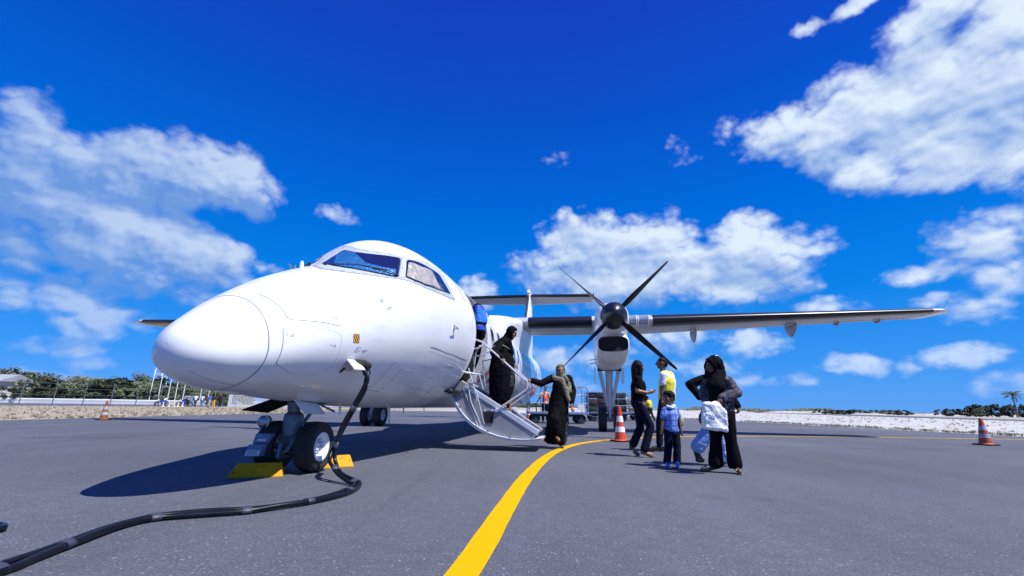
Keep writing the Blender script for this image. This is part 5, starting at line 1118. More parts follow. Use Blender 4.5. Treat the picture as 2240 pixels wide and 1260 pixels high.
# --- second woman, mostly hidden
SE = V(2.83, 6.35, 0)
J = dict(H=(-.06, .02, 1.28), f=(-.8, -.5, 0), N=(-.04, 0, 1.17), SL=(.08, .06, 1.12), SR=(-.19, -.03, 1.12), ER=(-.385, -.02, 1.05), WR=(-.27, -.06, .87), EL=(.185, .04, .90), WL=(.235, -.03, .765), C=(-.05, 0, 1.02), P=(-.06, 0, .76),
         KR=(-.16, .02, .45), AR=(-.30, .08, .20), TR=(-.25, .06, .07), KL=(-.0, .0, .40), AL=(.01, 0, .095), TL=(-.09, -.03, .03), hR=((.6, -.2, -.5), (.3, 1, 0), .6, 1), hL=((.0, -.1, -1), (-1, 0, 0), .9, -1))
o, j, hl, hr = body(J, SKIND, 'woman in black top and pale blue trousers, mostly hidden, elbow bent', SE, s=.92, hs=.9)
top('top', j, BLK, .026, 'long', parent=o, s=.92, extra=[('c', (-.05, 0, .95), .12, (-.06, 0, .72), .13)])
PBL = cloth('pale_blue_cloth', (.24, .42, .80), .12); PBL2 = print_mat('blue_white_print_cloth', (.25, .45, .85), [((.75, .80, .88), 20, .5)], 1, 1)
fuse('trousers', [('c', (-.10, 0, .72), .125, (-.15, .02, .47), .09), ('c', (-.15, .02, .47), .085, (-.30, .08, .24), .095), ('c', (-.02, 0, .70), .125, (-.0, 0, .42), .085), ('c', (0, 0, .42), .08, (.015, 0, .11), .08)], .008, [PBL, PBL2], o, lambda c: 1 if c.x > -.09 and c.z < .5 else 0, disp=.014)
fuse('long_tunic', [('c', (.02, .06, .80), .05, (.11, .06, .52), .04)], .008, mat('white_cloth_panel', (.7, .74, .82), .8), o)
fuse('headscarf', [('e', (-.06, .03, 1.29), (.085, .09, .10)), ('c', (-.06, .03, 1.25), .08, (-.05, .02, 1.13), .10), ('c', (-.17, -.05, 1.15), .03, (-.24, -.06, 1.14), .014)], .008, BLK, o)
shoe('shoe', J['AR'], V(-.27, .08, .06), SOLE, o, .9); shoe('shoe', J['AL'], J['TL'], SOLE, o, .9)
hb = fuse('handbag', [('e', (0, 0, 0), (.05, .035, .085)), ('c', (0, 0, .08), .02, (.03, 0, .16), .012)], .007, mat('black_leather_bag', (.008, .008, .010), .4), None, loc=SE+V(-.285, -.10, .60)); tag(hb, 'small black handbag hanging beside the white carrier bag', 'handbag')
# --- passenger in the doorway with blue backpack
DP = acw(.90, 4.86, .97)
J = dict(H=(-.10, .03, 1.60), f=(-1, .2, 0), N=(-.06, 0, 1.46), SR=(-.05, .17, 1.38), SL=(-.03, -.16, 1.38), ER=(-.08, .22, 1.12), WR=(-.22, .20, 1.0), EL=(-.06, -.20, 1.12), WL=(-.20, -.18, 1.0), C=(-.04, 0, 1.25), P=(-.03, 0, .93),
         KR=(-.05, .09, .50), AR=(-.02, .09, .10), TR=(-.15, .1, .035), KL=(.0, -.09, .50), AL=(.06, -.09, .10), TL=(-.06, -.09, .035), hR=((-1, 0, 0), (0, 0, -1), .5, 1), hL=((-1, 0, 0), (0, 0, -1), .5, -1))
o, j, hl, hr = body(J, SKIND, 'passenger in dark clothes standing in the airplane doorway with his back outwards', DP, vox=.008)
o.rotation_euler.z = -.1544
top('shirt', j, BLK, .02, 'long', parent=o, vox=.01); trousers('trousers', j, hl, hr, BLK, .012, 1, o, vox=.01); fuse('hair', [('e', (-.085, .03, 1.635), (.085, .08, .085))], .008, HAIR, o)
BLU = mat('bright_blue_nylon', (.02, .17, .72), .45, var=.2, vscale=14, bump=.5, bscale=30, dist=.02); BLU2 = mat('deep_blue_nylon', (.015, .05, .42), .5, var=.2, vscale=14, bump=.5, bscale=30, dist=.02)
def bp_fn(c): return 2 if c.z < -.20 or abs(c.z+.08) < .03 or c.z > .27 else (1 if c.z < -.05 or c.z > .22 else 0)
bk = fuse('backpack', [('c', (0, -.07, .22), .10, (.02, -.07, -.20), .125), ('c', (0, .09, .22), .10, (.02, .09, -.20), .125), ('c', (.06, .0, .10), .10, (.08, 0, -.02), .10), ('c', (.03, .0, -.28), .12, (.03, .0, -.18), .12)], .008, [BLU, BLU2, BLK], None, bp_fn, loc=acw(1.175, 4.90, 2.29), disp=.012); bk.rotation_euler.z = -.1544
tag(bk, 'large bright blue backpack on the passenger in the airplane doorway', 'backpack')
mb = MB(); mb.tube([(.163, 0, .16), (.185, 0, .02), (.175, 0, -.06)], .006, 6); mb.build('zip', WHITE2, bk); mb = MB(); mb.tube([(.08, .14, .20), (.15, .17, .17), (.16, .15, .10)], .010, 6); mb.build('strap', BLK, bk)
# --- worker in red patterned vest behind
REDV = print_mat('red_yellow_vest', (.60, .04, .04), [((.85, .55, .05), 9, .55)], 1, 1, .7)
def simple_person(loc, pose, tops, legs, label, s=1.0, face=(0, -1, 0), group=None, hair=HAIR, vox=.02, skin=SKIND, topname='shirt'):
    J = dict(H=(0, 0, 1.50), f=face, N=(0, 0, 1.36), SL=(.18, 0, 1.27), SR=(-.18, 0, 1.27), EL=(.22, 0, 1.02), WL=(.22, -.03, .80), ER=(-.22, 0, 1.02), WR=(-.22, -.03, .80), C=(0, 0, 1.15), P=(0, 0, .84),
             KL=(.09, 0, .45), AL=(.10, 0, .09), TL=(.11, -.13, .03), KR=(-.09, 0, .45), AR=(-.10, 0, .09), TR=(-.11, -.13, .03))
    J.update(pose)
    for k in J:
        if k not in ('f', 'hL', 'hR'): J[k] = tuple(v*s for v in J[k])
    J['hL'] = ((J['WL'][0]-J['EL'][0], J['WL'][1]-J['EL'][1], J['WL'][2]-J['EL'][2]), (0.1, 1, .1), .5, 1); J['hR'] = ((J['WR'][0]-J['ER'][0], J['WR'][1]-J['ER'][1], J['WR'][2]-J['ER'][2]), (0.1, 1, .1), .5, -1)
    o, j, hl, hr = body(J, skin, label, loc, vox=vox, s=s, hs=s, group=group, skipface=vox > .015)
    top(topname, j, tops, .02, 'short', parent=o, vox=vox, s=s, disp=0, extra=[('c', (0, 0, .95*s), .125*s, (0, 0, .84*s), .125*s)]); trousers('trousers', j, hl, hr, legs, .014, s, o, vox=vox, disp=0)
    Hh = Vector(J['H']); ff = Vector(face).normalized(); fuse('hair', [('e', Hh+V(0, 0, .035*s)-ff*.02*s, (.085*s, .085*s, .085*s))], vox, hair, o)
    return o
simple_person(V(1.66, 22.3, 0), dict(H=(.02, 0, 1.58), N=(0, 0, 1.44), SR=(-.16, 0, 1.32), ER=(-.28, -.02, 1.08), WR=(-.43, -.05, .88), SL=(.16, 0, 1.32)), REDV, BLK, 'man in red and yellow vest and black trousers behind the woman in the olive scarf', 1.0, vox=.012, topname='vest')
mb = MB(); mb.tube([(0, 0, .86), (.0, 0, .75), (.02, 0, .43)], [.02, .025, .03], 8); mb.lathe([(0, .38), (.05, .39), (.06, .43), (.04, .47), (0, .48)], c=(.02, 0, 0)); rd_ = mb.build('marshalling_wand', BLK, loc=(1.66-.43, 22.25, 0)); tag(rd_, 'black hand wand with round end held by the man in the red vest', 'wand')
simple_person(V(8.05, 27, 0), dict(H=(-.16, 0, 1.30), N=(-.12, 0, 1.18), C=(-.08, 0, 1.0), P=(-.04, 0, .74), SL=(.03, .02, 1.12), SR=(-.22, 0, 1.12), EL=(.06, 0, .92), WL=(-.05, -.1, .82), ER=(-.24, -.05, .92), WR=(-.30, -.1, .80), KL=(.06, 0, .42), AL=(.22, 0, .10), TL=(.14, -.02, .04), KR=(-.10, 0, .42), AR=(-.16, 0, .09), TR=(-.28, -.02, .03)), [cloth('yellow_work_vest', (.75, .62, .05), .06)], cloth('dark_green_trousers', (.03, .04, .025)), 'distant worker in yellow vest walking past the baggage carts', 1.0, face=(-1, -.2, 0), vox=.012, topname='vest')
# ------------------------------------------------------------------ chocks, cable, cones
CHY = mat('yellow_rubber_paint', (.60, .275, .004), .65, spec=.2, var=.14, vscale=14, bump=.3, bscale=60, dist=.003)
def chock(loc, rz, L_, label):
    o = MB(); o.rings([[(sx*(L_/2-k_*abs(z_)), y_, z_) for y_, z_ in [(-.12, 0), (.12, 0), (.118, .012), (.03, .125), (-.03, .125), (-.118, .012)]] for sx, k_ in ((-1, .55), (1, .25))])
    r = o.build('wheel_chock', CHY, smooth=False, bevel=.004, loc=loc, rotz=rz); tag(r, label, 'wheel chock', 'yellow wheel chocks at the nose wheels')
    for x, y in ((-.18, -.085), (.17, -.07), (.05, -.05), (-.2, -.055)):
        MB().lathe([(0, -.004), (.008, -.004), (.008, .004), (0, .004)], c=(x*L_/.46, y, .012+(.12-abs(y)-.0)*1.18), n=10).build('bolt_hole', BLACK, r)
    return r
chock((-2.55, 4.93, 0), .36, .50, 'yellow wheel chock in front of the nose wheels, mostly in shade')
chock((-2.05, 5.74, 0), .60, .36, 'yellow wheel chock behind the nose wheels')
CABM = mat('black_cable_rubber', (.004, .0045, .009), .34, spec=.3, var=.3, vscale=25, bump=.15, bscale=70, dist=.003)
gp = [(-2.75, .9), (-2.35, 1.5), (-2.18, 2.0), (-2.15, 2.19), (-2.17, 2.31), (-2.21, 2.55), (-2.25, 2.88), (-2.19, 3.10), (-1.98, 3.22), (-1.77, 3.31), (-1.65, 3.43), (-1.5, 3.6), (-1.40, 3.79), (-1.335, 4.02), (-1.335, 4.25)]
up = [(-1.564, 4.92, 1.105), (-1.525, 4.92, 1.021), (-1.534, 4.9, .878), (-1.611, 4.87, .691), (-1.677, 4.84, .532), (-1.727, 4.8, .357), (-1.733, 4.74, .212), (-1.685, 4.68, .144), (-1.597, 4.6, .082), (-1.47, 4.52, .04), (-1.37, 4.42, .022)]
path = catmull([(x, y, .022) for x, y in gp]+[(p[0], p[1], max(.024, p[2])) for p in up[::-1]], 8)
plug = acw(.80, 1.19, 1.135)
cab = None
def cable(path, sep, r, ph, m=CABM):
    C = [Vector(p) for p in path]; out = []
    for k in range(2):
        pts = []
        for i, p in enumerate(C):
            t = (C[min(i+1, len(C)-1)]-C[max(i-1, 0)]).normalized(); a = t.cross(Vector((0, 0, 1)))
            if a.length < .2: a = Vector((1, 0, 0))
            a.normalize(); b = a.cross(t); w = .22*math.sin(i*.16+ph)+(.9 if p.z > .15 else 0)*min(1, p.z)*1.2
            off = (a*math.cos(w)+b*math.sin(w))*sep*(1 if k else -1)*(1+.12*math.sin(i*.31+k)); q = p+off; q.z = max(q.z, r)
            pts.append(q)
        out.append(pts)
    return out
two = cable(path, .0245, .0180, .5)
mb = MB(); mb.tube(two[0], .0180, 12); cab = mb.build('ground_power_cable', CABM); tag(cab, 'thick black double power cable running across the apron up to the nose of the airplane', 'cable')
MB().tube(two[1], .0180, 12).build('conductor', CABM, cab)
for i in range(22, len(path)-4, 17):
    c = path[i]; t = (path[i+1]-path[i-1]).normalized(); a = (two[1][i]-two[0][i]).normalized(); b = a.cross(t); rs = []
    for k in (-.030, -.024, .024, .030):
        e = .0 if abs(k) > .026 else .004; cc = (two[0][i]+two[1][i])/2+t*k; rs.append([cc+a*((.040+e)*math.cos(q*PI/10))+b*((.021+e)*math.sin(q*PI/10)) for q in range(20)])
    mb = MB(); mb.rings(rs); mb.build('cable_tie', mat('grey_tape', (.035, .04, .065), .5), cab)
mb = MB(); P0 = plug; d = (Vector(path[-1])-P0).normalized(); mb.tube([acw(.72, 1.12, 1.135), acw(.80, 1.20, 1.13), acw(.84, 1.26, 1.115)], [.045, .048, .034], 14); mb.tube([acw(.83, 1.25, 1.12), path[-1]], .028, 10); mb.build('plug', BLACK, cab)
l2 = catmull([(-3.6, 2.78, .02), (-3.2, 2.86, .02), (-2.93, 2.87, .02), (-2.83, 2.82, .02), (-2.84, 2.76, .02), (-3.05, 2.68, .02), (-3.6, 2.55, .02)], 8)
c2 = MB().tube(l2, .018, 10).build('power_cable', CABM); tag(c2, 'short loop of black cable lying at the left edge of the apron', 'cable')
ORG = mat('orange_red_cone_plastic', (.62, .06, .025), .45, var=.12, vscale=14); ORG2 = mat('shaded_orange_cone_plastic', (.25, .08, .015), .7, var=.15, vscale=14); ORG3 = mat('dull_red_cone_plastic', (.42, .07, .02), .6, var=.2, vscale=14); WHB = mat('white_reflective_band', (.78, .79, .82), .35, var=.06, vscale=20)  # the left cone's brownish orange has its shaded side put into the colour
WHB2 = mat('shaded_reflective_band', (.36, .38, .44), .5, var=.15, vscale=20)  # grey stands for shade on the cone, put into the band colour
def cone(loc, label, h=.72, m=ORG, rz=.2):
    r = lambda z: .03+(.135-.03)*(1-z/h)
    mb = MB(); mb.lathe([(r(.03)+.02, .03), (r(.05), .05), (r(h-.01), h-.01), (.02, h), (0, h)], n=28, cap=False)
    o = mb.build('traffic_cone', m, loc=loc, rotz=rz); tag(o, label, 'traffic cone', 'traffic cones on the apron')
    MB().prism([(-.19, -.15), (-.15, -.19), (.15, -.19), (.19, -.15), (.19, .15), (.15, .19), (-.15, .19), (-.19, .15)], 0, .032).build('cone_base', BLACK, o, bevel=.006)
    for a, b in ((.27, .42), (.55, .72)): MB().lathe([(r(h*a)+.0025, h*a), (r(h*b)+.0025, h*b)], n=28, cap=False).build('reflective_band', WHB if m is ORG else WHB2, o)
    return o
cone((2.46, 10.6, 0), 'orange and white striped cone beside the yellow line below the propeller', .76)
cone((-14.74, 17.23, 0), 'orange and white striped cone on the far left of the apron', .68, ORG2)
cone((11.32, 11.35, 0), 'orange and white striped cone on the far right of the apron', .62, ORG3)
cone((1.2, 30.5, 0), 'small distant orange and white cone behind the foot of the airstair', .74)
# ------------------------------------------------------------------ baggage carts
STEEL = mat('blue_grey_steel_tube', (.16, .24, .40), .45, metal=.3, var=.15, vscale=10); CARTD = mat('dark_cart_chassis', (.03, .035, .05), .6)
def cart(loc, rz, L_, W_, H_, nx, label, sign=False):
    o = empty('baggage_cart', loc, rz, label, 'baggage cart', 'baggage carts behind the airplane'); z0 = .50
    MB().box((0, 0, z0-.05), (L_, W_, .10)).build('deck', STEEL, o, bevel=.01)
    MB().box((0, 0, z0-.16), (L_*.8, .3, .10)).box((0, 0, z0-.22), (.2, W_*.8, .08)).build('chassis', CARTD, o)
    r = .022
    for sy in (-1, 1):
        mb = MB(); y = sy*(W_/2-.03); x0 = -L_/2+.03; x1 = L_/2-.03
        mb.tube([(x0, y, z0), (x0, y, H_-.18), (x0+.05, y, H_-.05), (x0+.18, y, H_), (x1-.18, y, H_), (x1-.05, y, H_-.05), (x1, y, H_-.18), (x1, y, z0)], r, 8)
        for i in range(1, nx): x = x0+(x1-x0)*i/nx; mb.tube([(x, y, z0), (x, y, H_)], r*.8, 6)
        for k in (1, 2): z = z0+(H_-z0)*k/3; mb.tube([(x0, y, z), (x1, y, z)], r*.8, 6)
        mb.build('cage_side', STEEL, o)
    for sx in (-1, 1):
        mb = MB(); x = sx*(L_/2-.03)
        for k in (1, 2): z = z0+(H_-z0)*k/3; mb.tube([(x, -W_/2+.03, z), (x, W_/2-.03, z)], r*.8, 6)
        mb.tube([(x, 0, z0), (x, 0, H_-.2)], r*.8, 6); mb.tube([(x*.9, -W_/2+.03, H_), (x*.9, W_/2-.03, H_)], r*.8, 6); mb.build('cage_end', STEEL, o)
    for sx in (-1, 1):
        for sy in (-1, 1):
            w = MB().lathe([(.06, -.06), (.17, -.07), (.20, -.05), (.205, 0), (.20, .05), (.17, .07), (.06, .06)], c=(sx*(L_/2-.32), sy*(W_/2-.14), .205), axis='y', n=20, cap=False).build('wheel', TYRE, o)
            MB().lathe([(0, -.05), (.07, -.05), (.07, .05), (0, .05)], c=(sx*(L_/2-.32), sy*(W_/2-.14), .205), axis='y', n=14).build('rim', METALD, w)
    MB().tube([(L_/2, 0, .40), (L_/2+.7, 0, .22), (L_/2+.75, 0, .22)], .025, 8).build('tow_bar', CARTD, o)
    if sign: MB().box((L_/2-.35, -W_/2-.0, z0+.22), (.30, .02, .26)).build('sign_plate', WHITE2, o)
    return o
cart((2.15, 21.7, 0), .05, 2.7, 1.4, 1.63, 4, 'empty blue-grey cage cart behind the woman in the olive scarf', True)
cart((5.25, 25.7, 0), -.06, 2.2, 1.4, 1.52, 4, 'blue-grey cage cart loaded with dark suitcases behind the main landing gear')
cart((6.95, 28.9, 0), .0, 2.1, 1.4, 1.52, 4, 'blue-grey cage cart loaded with pale bags behind the middle cone')
def suitcase(loc, d, m, label, group, rz=0.0):
    o = MB().box((0, 0, d[2]/2), d).build('suitcase', m, bevel=.03, loc=loc, rotz=rz); tag(o, label, 'suitcase', group); MB().tube([(-d[0]*.15, -d[1]/2, d[2]*.55), (-d[0]*.15, -d[1]/2-.03, d[2]*.55), (d[0]*.15, -d[1]/2-.03, d[2]*.55), (d[0]*.15, -d[1]/2, d[2]*.55)], .012, 6).build('handle', CARTD, o); return o
dk = [mat('dark_suitcase_'+n, c, .6, var=.2, vscale=12) for n, c in (('black', (.012, .012, .014)), ('navy', (.015, .02, .045)), ('brown', (.05, .03, .02)), ('green', (.03, .04, .025)))]
pl = [mat('pale_bag_'+n, c, .7, var=.15, vscale=12) for n, c in (('cream', (.60, .54, .42)), ('white', (.68, .68, .66)), ('tan', (.45, .32, .18)), ('yellow', (.70, .50, .06)))]
rd = random.Random(11)
for k in range(3):
    for i in range(4):
        x = 4.42+i*.52; suitcase((x, 25.4+rd.uniform(-.05, .05), .50+k*.335), (.48, .7, .32), dk[rd.choice((0, 0, 1, 2, 3))] if (k, i) != (0, 3) else dk[3], 'dark suitcase on the middle cart, %s row, %s' % (('bottom', 'middle', 'top')[k], ('leftmost', 'second from left', 'second from right', 'rightmost')[i]), 'dark suitcases on the middle cart', rd.uniform(-.04, .04))
for k in range(3):
    for i in range(3): x = 6.3+i*.58; suitcase((x, 28.7+rd.uniform(-.05, .05), .50+k*.29), (.50, .6, .27), pl[(k*2+i) % 4], 'pale bag on the right-hand cart, %s layer, %s' % (('bottom', 'middle', 'top')[k], ('left', 'centre', 'right')[i]), 'pale bags on the right cart', rd.uniform(-.2, .2))
# ------------------------------------------------------------------ trees and bushes
def leaf_mat(name, c1, c2, c3):
    m, nt, N, L, b = node_mat(name); oi = N('ShaderNodeObjectInfo'); ge = N('ShaderNodeNewGeometry'); 
    r = N('ShaderNodeValToRGB'); L(ge.outputs['Random Per Island'], r.inputs[0]); cr = r.color_ramp; cr.elements[0].color = (*c1, 1); cr.elements[1].color = (*c3, 1); e = cr.elements.new(.5); e.color = (*c2, 1)
    hs = N('ShaderNodeHueSaturation'); mr = N('ShaderNodeMapRange'); L(oi.outputs['Random'], mr.inputs[0]); mr.inputs[3].default_value = .7; mr.inputs[4].default_value = 1.3; L(mr.outputs[0], hs.inputs['Value']); L(r.outputs[0], hs.inputs['Color'])
    L(hs.outputs[0], b.inputs['Base Color']); b.inputs['Roughness'].default_value = .6; b.inputs['Specular IOR Level'].default_value = .3
    return m
LEAF = leaf_mat('scrub_leaves', (.050, .075, .035), (.085, .115, .055), (.17, .17, .11)); LEAFD = leaf_mat('dark_leaves', (.022, .040, .020), (.04, .06, .03), (.07, .09, .045)); TWIG = leaf_mat('bare_twigs', (.13, .12, .10), (.24, .22, .18), (.10, .12, .07))
BARK = mat('grey_brown_bark', (.13, .11, .09), .9, var=.2, vscale=8)
def crown(rd, rx, ry, rz, zc, nclump, nleaf, size):
    mb = MB(); cl = []
    for i in range(nclump):
        a = rd.uniform(0, 2*PI); u = rd.uniform(-.9, 1); q = math.sqrt(max(0, 1-u*u))*rd.uniform(.45, 1); cl.append((rx*q*math.cos(a), ry*q*math.sin(a), zc+rz*u*rd.uniform(.6, 1), rd.uniform(.28, .5)*min(rx, rz)))
    for i in range(nleaf):
        c = rd.choice(cl); d = Vector((rd.gauss(0, 1), rd.gauss(0, 1), rd.gauss(0, 1))).normalized()*c[3]*rd.uniform(.6, 1.08); p = Vector(c[:3])+Vector((d.x, d.y, d.z*.8))
        if p.z < .05: p.z = rd.uniform(.05, .3)
        u = Vector((rd.gauss(0, 1), rd.gauss(0, 1), rd.gauss(0, .6))).normalized(); v = u.orthogonal().normalized(); s = size*rd.uniform(.6, 1.3); mb.add([p-u*s, p+v*s*.45, p+u*s, p-v*s*.45], [(0, 1, 2, 3)])
    return mb, cl
def make_tree(seed, rx, rz, zc, m, label, group, name='tree', nleaf=1500, size=.17, trunk=True, cat='tree'):
    rd = random.Random(seed); o = empty(name, (0, 0, 0), 0, label, cat, group); mb, cl = crown(rd, rx, rx*.9, rz, zc, 20, nleaf, size); mb.build('crown', m, o, smooth=False, recalc=False)
    tb = MB(); tb.tube([(0, 0, -.05), (.05, 0, zc*.4), (0, .05, zc*.8)], [.14, .11, .05], 7)
    for c in cl[:9]: tb.tube([(0.03, 0, zc*.35), (c[0]*.5, c[1]*.5, (zc*.5+c[2])*.5), (c[0]*.95, c[1]*.95, c[2])], [.06, .04, .015], 5)
    tb.build('trunk', BARK, o); return o
GL = 'trees and bushes beyond the fence'
kinds = [('leafy green tree among the scrub beyond the fence', LEAF), ('dark evergreen bush among the scrub beyond the fence', LEAFD), ('half-bare greyish bush among the scrub beyond the fence', TWIG)]
protos = [make_tree(1, 1.9, 1.5, 2.1, LEAF, kinds[0][0], GL), make_tree(2, 2.3, 1.3, 1.8, LEAF, kinds[0][0], GL), make_tree(3, 1.6, 1.3, 1.7, LEAFD, kinds[1][0], GL), make_tree(4, 1.8, 1.5, 1.9, TWIG, kinds[2][0], GL, nleaf=1300, size=.15), make_tree(5, 2.0, 1.1, 1.3, LEAF, kinds[0][0], GL)]
used = [False]*5
def place_tree(k, loc, rz, sc):
    if not used[k]: o = protos[k]; used[k] = True
    else: o = copy_tree(protos[k])
    o.location = loc; o.rotation_euler.z = rz; o.scale = sc if hasattr(sc, '__len__') else (sc, sc, sc); return o
rd = random.Random(21)
# skyline profile in metres along the image direction (tan of the azimuth)
def leftline(t, D): return (D*t, D)
prof = [(-1.20, 4.9), (-1.125, 4.8), (-1.08, 5.1), (-1.05, 4.9), (-1.02, 4.2), (-.96, 4.1), (-.90, 4.2), (-.86, 4.4), (-.82, 4.1), (-.78, 4.3), (-.74, 3.9), (-.70, 3.2), (-.66, 2.6), (-.62, 2.4), (-.58, 2.2), (-.50, 2.0)]
tx = [p[0] for p in prof]; ty = [p[1] for p in prof]
for row, (D, hk, n) in enumerate(((86, 1.16, 26), (92, 1.26, 22), (99, 1.32, 18))):
    for i in range(n):
        t = -1.20+(.66)*(i+rd.uniform(.2, .8))/n; h = np.interp(t, tx, ty)*hk*rd.uniform(.82, 1.06); Dl = D*(1+.05*(t+.8)); k = rd.choice((0, 0, 1, 1, 2, 3, 3, 4))
        sc = h/3.4; place_tree(k, (Dl*t, Dl+rd.uniform(-2, 2), 0), rd.uniform(0, 6.28), (sc*rd.uniform(.95, 1.3), sc*1.1, sc))
for t, h in ((-1.115, 2.6), (-1.09, 2.4), (-1.06, 2.1)): place_tree(2, (74*t, 74, 0), rd.uniform(0, 6), h/3.0)
for i in range(11): t = -1.0+i*.045+rd.uniform(-.01, .01); place_tree(4, (82*t, 82+rd.uniform(-.5, .5), 0), rd.uniform(0, 6), (.5, .5, .42))
# palms in the skyline and on the right
FROND = leaf_mat('palm_fronds', (.04, .065, .03), (.06, .085, .035), (.09, .10, .05)); TR = mat('palm_trunk_bark', (.16, .13, .10), .9, var=.2, vscale=5)
def make_palm(seed, H_, R_, label, group=None, nf=20):
    rd = random.Random(seed); o = empty('palm_tree', (0, 0, 0), 0, label, 'palm tree', group)
    MB().tube([(0, 0, -.05), (.10, 0, H_*.4), (.05, 0, H_*.75), (0, 0, H_)], [.20, .14, .12, .12], 9).build('trunk', TR, o); mb = MB()
    for i in range(nf):
        a = i*2.4+rd.uniform(-.2, .2); el = rd.uniform(-.35, 1.15); d = Vector((math.cos(a), math.sin(a), 0)); L_ = R_*rd.uniform(.85, 1.05); prev = Vector((0, 0, H_)); pts = [prev]
        for k in range(1, 9): e = el-1.35*(k/8)**1.2; prev = prev+(d*math.cos(e)+V(0, 0, math.sin(e)))*L_/8; pts.append(prev)
        mb.tube(pts, [.03]*5+[.02]*4, 4); side = d.cross(V(0, 0, 1))
        for k in range(1, 9):
            for q in (-1, 1):
                for h_ in (0, .5):
                    p = pts[k-1].lerp(pts[k], h_); ll = L_*.24*math.sin(PI*(k-.3)/8.6)**.6; t = (pts[k]-pts[k-1]).normalized(); e = p+side*q*ll*.75+t*ll*.45-V(0, 0, ll*.45); w = t*.05*R_/2
                    mb.add([p-w, p+w, e], [(0, 1, 2)])
    mb.build('crown', FROND, o, smooth=False, recalc=False); return o
pm = make_palm(3, 5.2, 2.2, 'tall coconut palm standing alone above the bushes on the far right'); pm.location = (118.6, 110, 0)
pp = make_palm(9, 4.6, 1.9, 'palm poking above the scrub skyline beyond the fence', 'palms in the skyline beyond the fence', 14); first = True
for t, D, h in ((-1.105, 88, 1.0), (-1.055, 89, 1.08), (-.985, 90, .98), (-.915, 90, .95), (-.865, 91, 1.0), (-.80, 90, .92), (-.765, 92, .95), (-1.14, 90, 1.05)):
    c = pp if first else copy_tree(pp); first = False; c['label'] = 'palm poking above the scrub skyline beyond the fence, %s from the left' % {-1.14: 'first', -1.105: 'second', -1.055: 'third', -.985: 'fourth', -.915: 'fifth', -.865: 'sixth', -.80: 'seventh', -.765: 'eighth'}[t]; c.location = (D*t, D, 0); c.rotation_euler.z = rd.uniform(0, 6); c.scale = (h, h, h)
# low scrub on the dunes at the right
GR = 'bushes on the dunes at the right'
bp0 = make_tree(31, 3.2, 1.0, 1.0, LEAFD, 'dark green dune bush on the right-hand horizon', GR, 'bush', 1500, .2, cat='bush'); fb = True
for i in range(26):
    X = 84+i*1.9+rd.uniform(-.6, .6); h = np.interp(X, [84, 88, 100, 108, 113, 119, 127, 140], [1.3, 1.1, 1.2, 1.7, 2.4, 2.9, 3.3, 3.6])*rd.uniform(.85, 1.1); c = bp0 if fb else copy_tree(bp0); fb = False
    c.location = (X, 112+rd.uniform(-2, 5)+(0 if X > 105 else 12), 0); c.rotation_euler.z = rd.uniform(0, 6); c.scale = (.9, .9, h/2.0)
mb = MB(); rs_ = random.Random(8)
for i in range(17000):
    u = rs_.random(); X = -20+u*170; Yb = np.interp(X, [-20, 20, 60, 100, 150], [300, 220, 160, 140, 125]); den = math.sin(X*.21)+math.sin(X*.083+1)+math.sin(X*.47+2)*.6
    if den < -1.25: continue
    h = max(.45, .8+.4*den)*(Yb/150)**.8; p = Vector((X+rs_.gauss(0, .3), Yb+rs_.uniform(-4, 8), h*rs_.random()**.7)); u_ = Vector((rs_.gauss(0, 1), rs_.gauss(0, 1), rs_.gauss(0, .5))).normalized(); v = u_.orthogonal().normalized(); s = .34*(Yb/150); mb.add([p-u_*s, p+v*s*.5, p+u_*s, p-v*s*.5], [(0, 1, 2, 3)])
sc_ = mb.build('scrub', LEAF, smooth=False, recalc=False); tag(sc_, kind='stuff')
# dune hummocks
mb = MB(); rs_ = random.Random(4)
for i in range(50):
    X = rs_.uniform(-10, 150); Yb = np.interp(X, [-20, 20, 60, 100, 150], [290, 215, 155, 128, 105])+rs_.uniform(-3, 14); r0 = rs_.uniform(3, 8); h = rs_.uniform(.3, .75); n = 14
    mb.rings([[(X+r0*k*math.cos(2*PI*j/n), Yb+r0*k*math.sin(2*PI*j/n), h*z) for j in range(n)] for k, z in ((1.2, -.1), (1, .1), (.75, .5), (.45, .85), (.2, 1))])
tag(mb.build('dunes', SAND), kind='structure')
# dry grass tufts along the edges of verge and sand
mb = MB(); rs_ = random.Random(14); TUFT = leaf_mat('dry_grass_tufts', (.22, .18, .11), (.34, .29, .19), (.12, .13, .06))
def tuft(x, y, h):
    for k in range(7):
        a = rs_.uniform(0, 2*PI); lx, ly = math.cos(a), math.sin(a); w = h*.16; p = Vector((x+rs_.gauss(0, h*.4), y+rs_.gauss(0, h*.4), 0)); mb.add([p-V(ly*w, -lx*w, 0), p+V(ly*w, -lx*w, 0), p+V(lx*h*.5, ly*h*.5, h)], [(0, 1, 2)])
for i in range(2600):
    Y = rs_.uniform(12, 58); x0 = np.interp(Y, [12, 50, 58], [-17.3, -15.4, -13]); X = x0-rs_.random()**1.6*30; tuft(X, Y, rs_.uniform(.04, .11))
for i in range(900):
    Y = rs_.uniform(9, 31); X = 18.35-(Y-8)*3.6/23+.1+abs(rs_.gauss(0, .8)); tuft(X, Y, rs_.uniform(.03, .10))
for i in range(500):
    t = rs_.random(); X = 14.8-t*10.8; Y = 31+t*16+abs(rs_.gauss(0, 1.2)); tuft(X, Y, rs_.uniform(.04, .12))
for i in range(700):
    Y = rs_.uniform(12, 70); X = rs_.uniform(17, 54); tuft(X, Y, rs_.uniform(.04, .12))
tag(mb.build('dry_grass', TUFT, smooth=False, recalc=False), kind='stuff')
